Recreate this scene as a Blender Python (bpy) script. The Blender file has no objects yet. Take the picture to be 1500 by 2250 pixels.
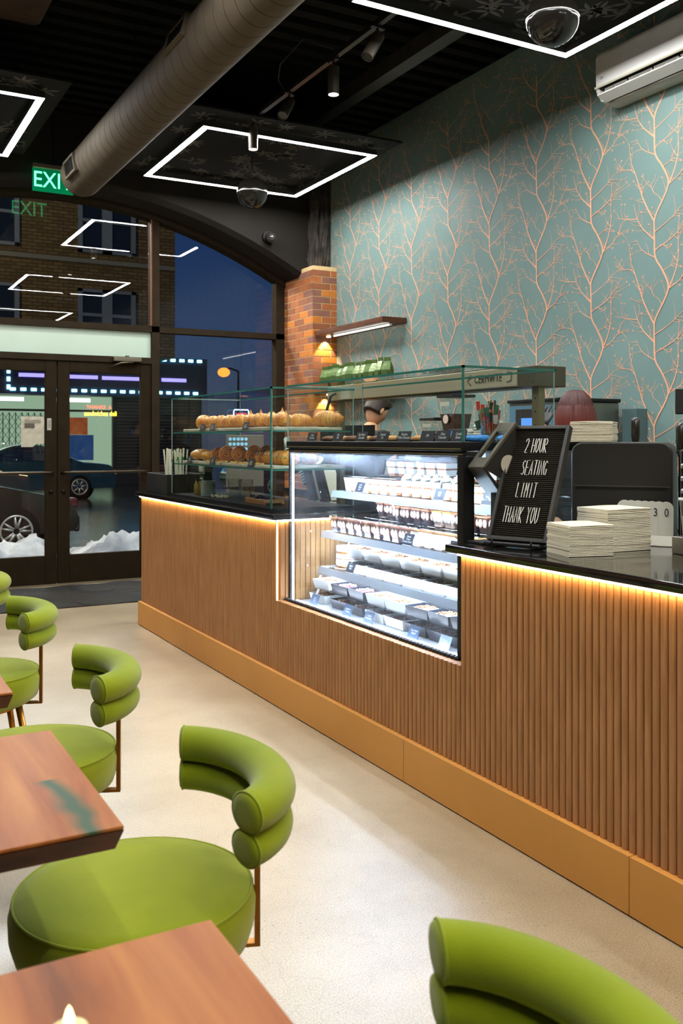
import bpy, bmesh, math, random
from mathutils import Vector, Matrix
R = math.radians
rnd = random.Random(7)
SC = bpy.context.scene
COL = SC.collection

# ---------------- camera, world, exposure ----------------
EYE = 1.40
cam_d = bpy.data.cameras.new('camera'); cam = bpy.data.objects.new('camera', cam_d); COL.objects.link(cam)
cam.location = (0, 0, EYE); cam.rotation_euler = (R(90), 0, R(-28.9))
cam_d.sensor_fit = 'VERTICAL'; cam_d.sensor_height = 36.0; cam_d.sensor_width = 24.0
cam_d.lens = 2043 / 2250 * 36.0
cam_d.shift_y = -159 / 2250
cam_d.clip_start = 0.05; cam_d.clip_end = 300
cam_d.dof.use_dof = True; cam_d.dof.focus_distance = 4.2; cam_d.dof.aperture_fstop = 6.3
SC.camera = cam

w = bpy.data.worlds.new('dusk_sky'); SC.world = w; w.use_nodes = True
nt = w.node_tree; nt.nodes.clear()
out = nt.nodes.new('ShaderNodeOutputWorld'); bg = nt.nodes.new('ShaderNodeBackground')
tc = nt.nodes.new('ShaderNodeTexCoord'); sp = nt.nodes.new('ShaderNodeSeparateXYZ'); cr = nt.nodes.new('ShaderNodeValToRGB')
nt.links.new(tc.outputs['Generated'], sp.inputs[0]); nt.links.new(sp.outputs['Z'], cr.inputs[0])
cr.color_ramp.elements[0].position = 0.0; cr.color_ramp.elements[0].color = (0.050, 0.055, 0.085, 1)
cr.color_ramp.elements[1].position = 0.28; cr.color_ramp.elements[1].color = (0.004, 0.020, 0.085, 1)
e = cr.color_ramp.elements.new(0.09); e.color = (0.025, 0.050, 0.115, 1)
nt.links.new(cr.outputs[0], bg.inputs[0]); bg.inputs[1].default_value = 1.0
nt.links.new(bg.outputs[0], out.inputs[0])

SC.view_settings.view_transform = 'Standard'; SC.view_settings.look = 'None'
SC.view_settings.gamma = 1.0; SC.view_settings.use_curve_mapping = False
SC.view_settings.exposure = 0.12
cy = SC.cycles
cy.max_bounces = 7; cy.diffuse_bounces = 3; cy.glossy_bounces = 4; cy.transmission_bounces = 6
cy.transparent_max_bounces = 28; cy.caustics_reflective = False; cy.caustics_refractive = False
cy.sample_clamp_indirect = 4.0; cy.sample_clamp_direct = 0; cy.use_denoising = True
cy.use_light_tree = True
try:
    cy.denoiser = 'OPENIMAGEDENOISE'; cy.denoising_input_passes = 'RGB_ALBEDO_NORMAL'
except Exception: pass

RING_POWER = 84.0      # radiance of the square ceiling lights
STRIP_POWER = 46.0     # warm strip under the worktop
CASE_POWER = 175.0      # cool strips in the refrigerated case

# ---------------- materials ----------------
MATS = {}
def srgb(r, g, b):
    f = lambda c: (c/255/12.92) if c/255 <= 0.04045 else ((c/255+0.055)/1.055)**2.4
    return (f(r), f(g), f(b))
def mat(name, col=(0.5,0.5,0.5), rough=0.5, metal=0.0, var=0.0, vscale=8.0, stretch=None, bump=0.0, bscale=60.0,
        coat=0.0, emit=None, estr=0.0, spec=0.5, col2=None, sheen=0.0, trans=0.0):
    if name in MATS: return MATS[name]
    m = bpy.data.materials.new(name); m.use_nodes = True; t = m.node_tree; n = t.nodes; l = t.links
    b = n['Principled BSDF']
    b.inputs['Base Color'].default_value = (*col, 1); b.inputs['Roughness'].default_value = rough
    b.inputs['Metallic'].default_value = metal; b.inputs['Specular IOR Level'].default_value = spec
    b.inputs['Coat Weight'].default_value = coat; b.inputs['Coat Roughness'].default_value = 0.08
    b.inputs['Sheen Weight'].default_value = sheen
    b.inputs['Transmission Weight'].default_value = trans
    if emit:
        b.inputs['Emission Color'].default_value = (*emit, 1); b.inputs['Emission Strength'].default_value = estr
    tcn = n.new('ShaderNodeTexCoord'); mp = n.new('ShaderNodeMapping'); l.new(tcn.outputs['Object'], mp.inputs[0])
    if stretch: mp.inputs['Scale'].default_value = stretch
    nz = n.new('ShaderNodeTexNoise'); nz.inputs['Scale'].default_value = vscale; nz.inputs['Detail'].default_value = 5
    l.new(mp.outputs[0], nz.inputs['Vector'])
    if var > 0 or col2:
        rp = n.new('ShaderNodeValToRGB'); l.new(nz.outputs['Fac'], rp.inputs[0])
        c2 = col2 if col2 else tuple(min(1, c*(1+var)) for c in col)
        c1 = col if col2 else tuple(c*(1-var) for c in col)
        rp.color_ramp.elements[0].position = 0.33; rp.color_ramp.elements[0].color = (*c1, 1)
        rp.color_ramp.elements[1].position = 0.67; rp.color_ramp.elements[1].color = (*c2, 1)
        l.new(rp.outputs[0], b.inputs['Base Color'])
    if bump > 0:
        nb = n.new('ShaderNodeTexNoise'); nb.inputs['Scale'].default_value = bscale; nb.inputs['Detail'].default_value = 3
        l.new(mp.outputs[0], nb.inputs['Vector'])
        bp = n.new('ShaderNodeBump'); bp.inputs['Strength'].default_value = bump; bp.inputs['Distance'].default_value = 0.004
        l.new(nb.outputs['Fac'], bp.inputs['Height']); l.new(bp.outputs[0], b.inputs['Normal'])
    MATS[name] = m; return m
def emitter(name, col, s):
    if name in MATS: return MATS[name]
    m = bpy.data.materials.new(name); m.use_nodes = True; t = m.node_tree; t.nodes.clear()
    o = t.nodes.new('ShaderNodeOutputMaterial'); e = t.nodes.new('ShaderNodeEmission')
    e.inputs[0].default_value = (*col, 1); e.inputs[1].default_value = s; t.links.new(e.outputs[0], o.inputs[0])
    MATS[name] = m; return m
def glass(name, tint=(0.93, 0.97, 0.95), refl=1.0, rough=0.0, ior=1.45):
    """thin architectural pane: tinted see-through with a Fresnel mirror"""
    if name in MATS: return MATS[name]
    m = bpy.data.materials.new(name); m.use_nodes = True; t = m.node_tree; t.nodes.clear(); n = t.nodes; l = t.links
    o = n.new('ShaderNodeOutputMaterial'); mx = n.new('ShaderNodeMixShader'); tr = n.new('ShaderNodeBsdfTransparent'); gl = n.new('ShaderNodeBsdfGlossy')
    fr = n.new('ShaderNodeFresnel'); ge = n.new('ShaderNodeNewGeometry'); mi = n.new('ShaderNodeMix'); mi.data_type = 'FLOAT'
    mi.inputs[2].default_value = ior; mi.inputs[3].default_value = 1/ior; l.new(ge.outputs['Backfacing'], mi.inputs[0]); l.new(mi.outputs[0], fr.inputs[0])
    mu = n.new('ShaderNodeMath'); mu.operation = 'MULTIPLY'; mu.inputs[1].default_value = refl; mu.use_clamp = True
    tr.inputs[0].default_value = (*tint, 1); gl.inputs['Roughness'].default_value = rough; gl.inputs[0].default_value = (1, 1, 1, 1)
    l.new(fr.outputs[0], mu.inputs[0]); l.new(mu.outputs[0], mx.inputs[0]); l.new(tr.outputs[0], mx.inputs[1]); l.new(gl.outputs[0], mx.inputs[2])
    l.new(mx.outputs[0], o.inputs[0]); MATS[name] = m; return m

# ---------------- mesh building ----------------
class MB:
    def __init__(s): s.bm = bmesh.new(); s.mi = 0; s.mats = []
    def use(s, m):
        if m not in s.mats: s.mats.append(m)
        s.mi = s.mats.index(m); return s
    def face(s, vs):
        try:
            f = s.bm.faces.new(vs); f.material_index = s.mi; return f
        except ValueError: return None
    def v(s, p): return s.bm.verts.new(p)
    def box(s, x0, x1, y0, y1, z0, z1, M=None):
        ps = [(x0,y0,z0),(x1,y0,z0),(x1,y1,z0),(x0,y1,z0),(x0,y0,z1),(x1,y0,z1),(x1,y1,z1),(x0,y1,z1)]
        if M: ps = [M @ Vector(p) for p in ps]
        v = [s.v(p) for p in ps]
        for q in ((0,3,2,1),(4,5,6,7),(0,1,5,4),(1,2,6,5),(2,3,7,6),(3,0,4,7)): s.face([v[i] for i in q])
        return s
    def ring(s, c, u, w_, r, n, r2=None):
        r2 = r if r2 is None else r2
        return [s.v(c + u*math.cos(2*math.pi*i/n)*r + w_*math.sin(2*math.pi*i/n)*r2) for i in range(n)]
    def loft(s, rings, cap=True, closed=True):
        for a, b in zip(rings, rings[1:]):
            n = len(a)
            for i in range(n if closed else n-1): s.face([a[i], a[(i+1)%n], b[(i+1)%n], b[i]])
        if cap:
            s.face(list(reversed(rings[0]))); s.face(rings[-1])
        return s
    def cyl(s, p0, p1, r0, r1=None, n=16, cap=True):
        p0 = Vector(p0); p1 = Vector(p1); r1 = r0 if r1 is None else r1
        d = (p1-p0).normalized(); u = d.orthogonal().normalized(); w_ = d.cross(u)
        return s.loft([s.ring(p0,u,w_,r0,n), s.ring(p1,u,w_,r1,n)], cap)
    def tube(s, pts, rad, n=10, cap=True, squash=1.0, up=None):
        pts = [Vector(p) for p in pts]
        if not hasattr(rad, '__len__'): rad = [rad]*len(pts)
        rings = []; u = None
        for i, p in enumerate(pts):
            a = pts[max(0,i-1)]; b = pts[min(len(pts)-1,i+1)]
            d = (b-a).normalized()
            if up is not None: u = up.cross(d).normalized()
            elif u is None: u = d.orthogonal().normalized()
            else: u = (u - d*u.dot(d)).normalized()
            rings.append(s.ring(p, u, d.cross(u), rad[i], n, rad[i]*squash))
        return s.loft(rings, cap)
    def lathe(s, prof, c=(0,0,0), n=24, M=None, capb=False, capt=False):
        c = Vector(c); rings = []
        for r, z in prof:
            ring = []
            for i in range(n):
                a = 2*math.pi*i/n; p = Vector((r*math.cos(a), r*math.sin(a), z)) + c
                ring.append(s.v(M @ p if M else p))
            rings.append(ring)
        s.loft(rings, False)
        if capb: s.face(list(reversed(rings[0])))
        if capt: s.face(rings[-1])
        return s
    def prism(s, poly, a0, a1, axis='y', M=None):
        """poly in the two other axes, extruded between a0 and a1"""
        def P(p, a):
            q = {'x': (a,p[0],p[1]), 'y': (p[0],a,p[1]), 'z': (p[0],p[1],a)}[axis]
            return M @ Vector(q) if M else q
        A = [s.v(P(p,a0)) for p in poly]; B = [s.v(P(p,a1)) for p in poly]
        return s.loft([A,B])
    def sphere(s, c, rx, ry=None, rz=None, n=14, m=9, M=None, noise=0.0, rg=None):
        ry = ry or rx; rz = rz or rx; c = Vector(c); rings = []
        g = rg or rnd
        def T(p): return M @ p if M else p
        top = s.v(T(c+Vector((0,0,rz)))); bot = s.v(T(c-Vector((0,0,rz))))
        for j in range(1,m):
            t = math.pi*j/m; k = []
            for i in range(n):
                a = 2*math.pi*i/n; q = 1+g.uniform(-noise,noise)
                k.append(s.v(T(c+Vector((rx*math.sin(t)*math.cos(a)*q, ry*math.sin(t)*math.sin(a)*q, rz*math.cos(t)*q)))))
            rings.append(k)
        for i in range(n):
            s.face([top, rings[0][i], rings[0][(i+1)%n]]); s.face([bot, rings[-1][(i+1)%n], rings[-1][i]])
        for a,b in zip(rings, rings[1:]):
            for i in range(n): s.face([a[i], b[i], b[(i+1)%n], a[(i+1)%n]])
        return s
    def build(s, name, m=None, parent=None, smooth=False, bevel=0.0, seg=2, sub=0, fix=True, loc=None):
        me = bpy.data.meshes.new(name)
        if fix: bmesh.ops.recalc_face_normals(s.bm, faces=s.bm.faces)
        s.bm.to_mesh(me); s.bm.free()
        if m is not None and not s.mats: me.materials.append(m)
        for k in s.mats: me.materials.append(k)
        if smooth:
            for p in me.polygons: p.use_smooth = True
        o = bpy.data.objects.new(name, me); COL.objects.link(o)
        if parent: o.parent = parent
        if loc: o.location = loc
        if bevel > 0:
            b = o.modifiers.new('bevel','BEVEL'); b.width = bevel; b.segments = seg; b.limit_method = 'ANGLE'; b.angle_limit = R(40)
            for p in me.polygons: p.use_smooth = True
            b.harden_normals = False
            w_ = o.modifiers.new('wn','WEIGHTED_NORMAL')
        if sub:
            q = o.modifiers.new('sub','SUBSURF'); q.levels = sub; q.render_levels = sub
        return o
def auto(o, deg=35):
    """smooth shading that keeps hard edges"""
    me = o.data; bm = bmesh.new(); bm.from_mesh(me)
    for f in bm.faces: f.smooth = True
    for e in bm.edges:
        if len(e.link_faces) == 2 and e.calc_face_angle(0) > R(deg): e.smooth = False
    bm.to_mesh(me); bm.free(); return o
def thing(name, label, cat, loc=(0,0,0), rotz=0, group=None):
    o = bpy.data.objects.new(name, None); COL.objects.link(o)
    o.empty_display_size = 0.1
    o.location = loc; o.rotation_euler = (0,0,rotz); o['label'] = label; o['category'] = cat
    if group: o['group'] = group
    return o
def tag(o, label, cat, group=None, kind=None):
    o['label'] = label; o['category'] = cat
    if group: o['group'] = group
    if kind: o['kind'] = kind
    return o
def struct(o, label=None):
    o['kind'] = 'structure'
    if label: o['label'] = label
    return o
def dup(root, loc, rotz=None, label=None, group=None, scale=None):
    r = root.copy(); COL.objects.link(r); r.location = loc
    if rotz is not None: r.rotation_euler = (0,0,rotz)
    if scale: r.scale = (scale,)*3 if not hasattr(scale,'__len__') else scale
    if label: r['label'] = label
    if group: r['group'] = group
    for ch in list(root.children):
        c = ch.copy(); COL.objects.link(c); c.parent = r
        for g in list(ch.children):
            d = g.copy(); COL.objects.link(d); d.parent = c
    return r
def text(name, body, size, m, parent, M, sx=1.0, depth=0.0006, align='CENTER', shear=0.0, spacing=1.0, ls=1.0):
    cu = bpy.data.curves.new(name, 'FONT'); cu.body = body; cu.size = size; cu.extrude = depth
    cu.align_x = align; cu.align_y = 'CENTER'; cu.shear = shear; cu.space_character = spacing; cu.space_line = ls
    cu.resolution_u = 3
    t = bpy.data.objects.new(name, cu); COL.objects.link(t)
    bpy.context.view_layer.update()
    me = bpy.data.meshes.new_from_object(t.evaluated_get(bpy.context.evaluated_depsgraph_get()))
    bpy.data.objects.remove(t); bpy.data.curves.remove(cu)
    me.name = name
    me.transform(M @ Matrix.Diagonal((sx,1,1,1)))
    me.materials.clear(); me.materials.append(m)
    o = bpy.data.objects.new(name, me); COL.objects.link(o)
    if parent: o.parent = parent
    return o
def frame(loc, xdir, up):
    """matrix whose local x runs along xdir and local y along up"""
    x = Vector(xdir).normalized(); y = Vector(up); y = (y - x*y.dot(x)).normalized(); z = x.cross(y)
    M = Matrix.Identity(4)
    for i in range(3): M[i][0] = x[i]; M[i][1] = y[i]; M[i][2] = z[i]; M[i][3] = loc[i]
    return M

# shared materials
M_BLACK = mat('black_paint', (0.008,0.0075,0.0065), 0.9, spec=.15, var=0.2, bump=0.15, bscale=30)
M_BRONZE = mat('dark_bronze_frame', srgb(50,41,30), 0.9, spec=.08, var=0.12)
M_BLKMETAL = mat('black_metal', (0.014,0.013,0.012), 0.38, metal=0.4)
M_BLKPLAST = mat('black_plastic', (0.016,0.015,0.013), 0.45, var=0.1)
M_STEEL = mat('brushed_steel', (0.42,0.41,0.37), 0.3, metal=1.0, var=0.08, vscale=30, stretch=(1,0.05,4))
M_WHITEPL = mat('white_plastic', (0.78,0.76,0.70), 0.4, var=0.02)
M_WHITETXT = mat('white_lettering', (0.85,0.82,0.76), 0.6, var=0.02)
M_CHALK = mat('chalk_writing', (0.75,0.75,0.72), 0.9, var=0.05)
M_CARD = mat('chalkboard_card', (0.018,0.019,0.021), 0.55, var=0.2)
M_GOLD = mat('brushed_gold', srgb(176,120,52), 0.28, metal=1.0, var=0.1, vscale=20)
M_GLASS = glass('clear_pane')
M_WINGLASS = glass('window_pane', tint=(0.90,0.93,0.92), refl=1.25)
M_EDGE = mat('green_glass_edge', (0.03,0.16,0.12), 0.15, var=0.15, spec=0.8)
M_EDGELT = mat('pale_glass_edge', (0.30,0.42,0.36), 0.15, var=0.15, spec=0.8)
M_WALNUT = mat('walnut_board', srgb(110,58,26), 0.45, col2=srgb(70,36,18), vscale=9, stretch=(6,0.6,6))
# ================= ROOM SHELL =================
WX = 4.62; CEIL = 4.39; SY = 9.2; FACE = 8.73
# floor : polished concrete
def concrete():
    m = bpy.data.materials.new('polished_concrete'); m.use_nodes = True; t = m.node_tree; n = t.nodes; l = t.links; b = n['Principled BSDF']
    tcn = n.new('ShaderNodeTexCoord')
    a = n.new('ShaderNodeTexNoise'); a.inputs['Scale'].default_value = 1.4; a.inputs['Detail'].default_value = 8; a.inputs['Roughness'].default_value = 0.65
    l.new(tcn.outputs['Object'], a.inputs[0])
    r1 = n.new('ShaderNodeValToRGB'); l.new(a.outputs[0], r1.inputs[0])
    r1.color_ramp.elements[0].position = 0.3; r1.color_ramp.elements[0].color = (*srgb(166,150,120), 1)
    r1.color_ramp.elements[1].position = 0.7; r1.color_ramp.elements[1].color = (*srgb(204,190,164), 1)
    s = n.new('ShaderNodeTexNoise'); s.inputs['Scale'].default_value = 220; s.inputs['Detail'].default_value = 2
    l.new(tcn.outputs['Object'], s.inputs[0])
    r2 = n.new('ShaderNodeValToRGB'); l.new(s.outputs[0], r2.inputs[0])
    r2.color_ramp.elements[0].position = 0.3; r2.color_ramp.elements[0].color = (0.60,0.55,0.46,1)
    r2.color_ramp.elements[1].position = 0.72; r2.color_ramp.elements[1].color = (1.1,1.1,1.1,1)
    mu = n.new('ShaderNodeMix'); mu.data_type = 'RGBA'; mu.blend_type = 'MULTIPLY'; mu.inputs[0].default_value = 1
    l.new(r1.outputs[0], mu.inputs[6]); l.new(r2.outputs[0], mu.inputs[7])
    # dark pits in patches
    v = n.new('ShaderNodeTexVoronoi'); v.inputs['Scale'].default_value = 45; l.new(tcn.outputs['Object'], v.inputs[0])
    r3 = n.new('ShaderNodeValToRGB'); l.new(v.outputs['Distance'], r3.inputs[0])
    r3.color_ramp.elements[0].position = 0.07; r3.color_ramp.elements[0].color = (1,1,1,1); r3.color_ramp.elements[1].position = 0.14; r3.color_ramp.elements[1].color = (0,0,0,1)
    p = n.new('ShaderNodeTexNoise'); p.inputs['Scale'].default_value = 3.1; l.new(tcn.outputs['Object'], p.inputs[0])
    r4 = n.new('ShaderNodeValToRGB'); l.new(p.outputs[0], r4.inputs[0]); r4.color_ramp.elements[0].position = 0.47; r4.color_ramp.elements[1].position = 0.58
    mm = n.new('ShaderNodeMath'); mm.operation = 'MULTIPLY'; l.new(r3.outputs[0], mm.inputs[0]); l.new(r4.outputs[0], mm.inputs[1])
    m2 = n.new('ShaderNodeMix'); m2.data_type = 'RGBA'; l.new(mm.outputs[0], m2.inputs[0]); l.new(mu.outputs[2], m2.inputs[6]); m2.inputs[7].default_value = (*srgb(112,92,62),1)
    # hairline crazing
    wv = n.new('ShaderNodeTexNoise'); wv.inputs['Scale'].default_value = 3; l.new(tcn.outputs['Object'], wv.inputs[0])
    ad = n.new('ShaderNodeMix'); ad.data_type = 'RGBA'; ad.inputs[0].default_value = 0.25; l.new(tcn.outputs['Object'], ad.inputs[6]); l.new(wv.outputs['Color'], ad.inputs[7])
    vc = n.new('ShaderNodeTexVoronoi'); vc.feature = 'DISTANCE_TO_EDGE'; vc.inputs['Scale'].default_value = 9; l.new(ad.outputs[2], vc.inputs[0])
    r5 = n.new('ShaderNodeValToRGB'); l.new(vc.outputs['Distance'], r5.inputs[0]); r5.color_ramp.elements[0].position = 0.0; r5.color_ramp.elements[0].color = (0.22,0.22,0.22,1); r5.color_ramp.elements[1].position = 0.02; r5.color_ramp.elements[1].color = (0,0,0,1)
    m3 = n.new('ShaderNodeMix'); m3.data_type = 'RGBA'; l.new(r5.outputs[0], m3.inputs[0]); l.new(m2.outputs[2], m3.inputs[6]); m3.inputs[7].default_value = (*srgb(130,112,82),1)
    l.new(m3.outputs[2], b.inputs['Base Color'])
    b.inputs['Roughness'].default_value = 0.38; b.inputs['Specular IOR Level'].default_value = 0.8
    b.inputs['Coat Weight'].default_value = 0.55; b.inputs['Coat Roughness'].default_value = 0.33
    bp = n.new('ShaderNodeBump'); bp.inputs['Strength'].default_value = 0.12; bp.inputs['Distance'].default_value = 0.003
    l.new(s.outputs[0], bp.inputs['Height']); l.new(bp.outputs[0], b.inputs['Normal'])
    return m
struct(MB().box(-2.3, WX+0.15, -3.6, SY+0.14, -0.12, 0.0).build('floor', concrete()), 'polished beige concrete floor')

# ceiling : black corrugated deck
def deck():
    b = MB(); x = -2.3; top = []
    b.box(-2.3, WX+0.15, -3.6, SY+0.14, CEIL+0.06, CEIL+0.2)
    y = -3.5
    while y < SY:
        b.box(-2.3, WX+0.1, y, y+0.09, CEIL, CEIL+0.06); y += 0.19
    return b.build('ceiling', M_BLACK)
struct(deck(), 'black painted ribbed metal deck ceiling')
M_BRN = mat('sprayed_brown_finish', srgb(58,42,30), 0.9, var=0.4, vscale=5, bump=0.8, bscale=25)
struct(MB().box(0.45, 1.28, -2.0, 6.6, 4.22, CEIL).build('ceiling_beam', M_BRN, bevel=0.05), 'brown sprayed beam boxed under the ceiling')
struct(MB().box(3.72, 3.84, -2.0, 8.7, 4.19, 4.31).build('ceiling_beam', mat('dark_beam', (0.035,0.030,0.024), 0.5, var=0.2)), 'thin dark steel beam near the papered wall')

# right wall with the branch wallpaper (print is part of the same mesh)
M_TEAL = mat('teal_wallpaper', srgb(122,150,144), 0.6, var=0.04, vscale=3, bump=0.1, bscale=200)
M_BRANCH = mat('copper_branch_print', srgb(252,184,144), 0.5, var=0.06, vscale=6, spec=0.5)
def wallpaper():
    b = MB(); b.use(M_TEAL).box(WX, WX+0.15, -3.6, FACE, 0, CEIL); b.use(M_BRANCH)
    g = random.Random(21)
    lift = [0.0]
    def ribbon(pts, w0, w1, sy, sz):
        lift[0] = (lift[0]+0.00003) % 0.0024
        P = [Vector((p[0], p[1])) for p in pts]; n = len(P); prev = None
        for i, p in enumerate(P):
            d = (P[min(n-1,i+1)] - P[max(0,i-1)]); d.normalize(); q = Vector((-d.y, d.x))
            wd = (w0 + (w1-w0)*i/(n-1))/2*1.12
            a = p+q*wd; c = p-q*wd
            cur = [b.v((WX-0.0012-lift[0], sy-u, sz+z)) for u, z in ((a.x,a.y),(c.x,c.y))]
            if prev: b.face([prev[0], prev[1], cur[1], cur[0]])
            prev = cur
    def smooth(pts, k=3):
        out_ = []
        for i in range(len(pts)-1):
            p0 = pts[max(0,i-1)]; p1 = pts[i]; p2 = pts[i+1]; p3 = pts[min(len(pts)-1,i+2)]
            for j in range(k):
                t = j/k; q = []
                for a in (0,1):
                    q.append(0.5*((2*p1[a])+(-p0[a]+p2[a])*t+(2*p0[a]-5*p1[a]+4*p2[a]-p3[a])*t*t+(-p0[a]+3*p1[a]-3*p2[a]+p3[a])*t**3))
                out_.append(tuple(q))
        out_.append(pts[-1]); return out_
    main = [([(0,0),(.02,.05),(.114,.208),(.07,.33),(.01,.424),(.003,.54),(0,.657)], .0108,.0108,1),
            ([(0,0),(-.053,.088),(-.097,.176),(-.12,.24),(-.158,.34),(-.195,.43),(-.21,.55)], .0105,.003,2),
            ([(.001,.54),(-.05,.585),(-.096,.63),(-.14,.70),(-.17,.80)], .009,.003,2),
            ([(-.14,.70),(-.24,.718),(-.34,.745)], .005,.002,1),
            ([(.114,.208),(.15,.27),(.175,.33),(.193,.415),(.19,.54),(.2,.64)], .009,.0025,2),
            ([(0,.47),(.15,.53),(.237,.60),(.29,.67)], .006,.002,2),
            ([(.01,.424),(-.06,.46),(-.11,.50),(-.15,.57)], .006,.002,1),
            ([(0,-.07),(.07,-.04),(.15,0),(.22,.05),(.31,.06)], .006,.002,2),
            ([(-.158,.34),(-.2,.378),(-.27,.39),(-.34,.43)], .005,.002,1),
            ([(.114,.208),(.2,.25),(.26,.30),(.36,.32)], .006,.002,2),
            ([(.07,.33),(.12,.35),(.17,.36)], .004,.002,1),
            ([(-.097,.176),(-.10,.25),(-.085,.33)], .004,.0015,1),
            ([(.06,.12),(.03,.16),(-.01,.19),(-.03,.25)], .004,.0015,1),
            ([(.19,.5),(.22,.56),(.25,.59)], .003,.0015,0)]
    strokes = []
    for pts, w0, w1, tw in main:
        sp_ = smooth(pts, 4); strokes.append((sp_, w0, w1))
        L = len(sp_)
        for k in range(tw*2+2):
            i = g.randrange(2, L-1); p = Vector(sp_[i]); d = Vector(sp_[i])-Vector(sp_[i-1])
            if d.length < 1e-6: continue
            an = math.atan2(d.y, d.x) + g.choice((-1,1))*g.uniform(.5,1.1); ln = g.uniform(.04,.13)
            q1 = p+Vector((math.cos(an),math.sin(an)))*ln*.5; an += g.uniform(-.5,.5)
            q2 = q1+Vector((math.cos(an),math.sin(an)))*ln*.5
            strokes.append(([tuple(p),tuple(q1),tuple(q2)], .003, .0012))
            if g.random() < .45:   # bud
                for s_ in (-.6,.6):
                    q3 = q2+Vector((math.cos(an+s_),math.sin(an+s_)))*.012
                    strokes.append(([tuple(q2),tuple((q2+q3)/2),tuple(q3)], .0035, .0045))
    col = 0; y = 4.235 + 0.565*14
    while y > -3.4:
        off = 2.796 if round((y-4.235)/0.565) % 2 == 0 else 2.796-0.328
        z = off - 0.657*3
        while z < CEIL-0.02:
            for pts, w0, w1 in strokes:
                if y-max(p[0] for p in pts) < -3.5 or y-min(p[0] for p in pts) > FACE-0.02: continue
                if z+max(p[1] for p in pts) > CEIL-0.01 or z+min(p[1] for p in pts) < 0.02: continue
                ribbon(pts, w0, w1, y, z)
            z += 0.657
        y -= 0.565
    return b.build('wall_right', fix=False)
struct(wallpaper(), 'teal wallpaper with copper bare branches')
M_PLASTER = mat('dark_plaster', (0.05,0.045,0.038), 0.8, var=0.3)
struct(MB().box(-2.3-0.12, -2.3, -3.6, SY+0.14, 0, CEIL).build('wall_left', mat('left_wall_paint', srgb(72,66,56), 0.7, var=0.05)), 'painted left wall')
struct(MB().box(-2.3, WX, -3.72, -3.6, 0, CEIL).build('wall_back', mat('back_wall_paint', srgb(52,50,46), 0.7, var=0.05)), 'painted back wall')
# front wall with arched opening
AX, AZ, AR = 1.93, 3.755, 4.3
def arch(x, dz=0): return AZ + dz - (x-AX)**2/(2*AR)
XL, XR = 2*AX-4.34, 4.34
def front_wall():
    b = MB(); N = 40
    xs = [XL+(XR-XL)*i/N for i in range(N+1)]
    bot = [(x, arch(x,0.07)) for x in xs]
    # face panel above the arch at FACE, back at SY
    for i in range(N):
        (xa,za),(xb,zb) = bot[i],bot[i+1]
        v = [b.v(p) for p in ((xa,FACE,za),(xb,FACE,zb),(xb,FACE,CEIL),(xa,FACE,CEIL))]; b.face(v)
        # ridge lip then sloping soffit back to the glazing
        za2, zb2 = arch(xa,0.02), arch(xb,0.02)
        k = [b.v(p) for p in ((xa,FACE,za),(xb,FACE,zb),(xb,FACE+0.06,zb-0.045),(xa,FACE+0.06,za-0.045))]; b.face(k)
        k2 = [b.v(p) for p in ((xa,FACE+0.06,za-0.045),(xb,FACE+0.06,zb-0.045),(xb,SY-0.06,zb2),(xa,SY-0.06,za2))]; b.face(k2)
        k3 = [b.v(p) for p in ((xa,SY+0.14,za2),(xb,SY+0.14,zb2),(xb,SY+0.14,CEIL),(xa,SY+0.14,CEIL))]; b.face(k3)
        k4 = [b.v(p) for p in ((xa,SY-0.06,za2),(xb,SY-0.06,zb2),(xb,SY+0.14,zb2),(xa,SY+0.14,za2))]; b.face(k4)
    b.box(XR, WX+0.15, FACE, SY+0.14, 3.19, CEIL); b.box(XR, WX+0.15, SY, SY+0.14, 0, 3.19)
    b.box(-2.3, XL, FACE, SY+0.14, 0, CEIL)
    b.box(-2.3, WX+0.15, SY, SY+0.14, CEIL+0.2, 6.2)
    return b.build('wall_front', M_BRNBLK, fix=False)
M_BRNBLK = mat('brown_black_paint', (0.020,0.0165,0.0125), 0.8, spec=.2, var=0.15, vscale=2)
struct(front_wall(), 'dark brown front wall with a wide arched opening')
# rough uncovered masonry above the brick pillar
b = MB(); b.box(4.42, WX-0.002, 8.60, FACE, 3.19, CEIL)
bmesh.ops.subdivide_edges(b.bm, edges=b.bm.edges, cuts=9, use_grid_fill=True)
for v in b.bm.verts:
    if v.co.x < WX-0.01: v.co += Vector((rnd.uniform(-.02,.02), rnd.uniform(-.02,.02), 0))
struct(b.build('wall_patch', mat('rough_masonry', (0.02,0.017,0.013), 0.8, col2=(0.07,0.055,0.04), vscale=9, bump=1.0, bscale=20)), 'rough flaking dark masonry above the brick pillar')

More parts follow.
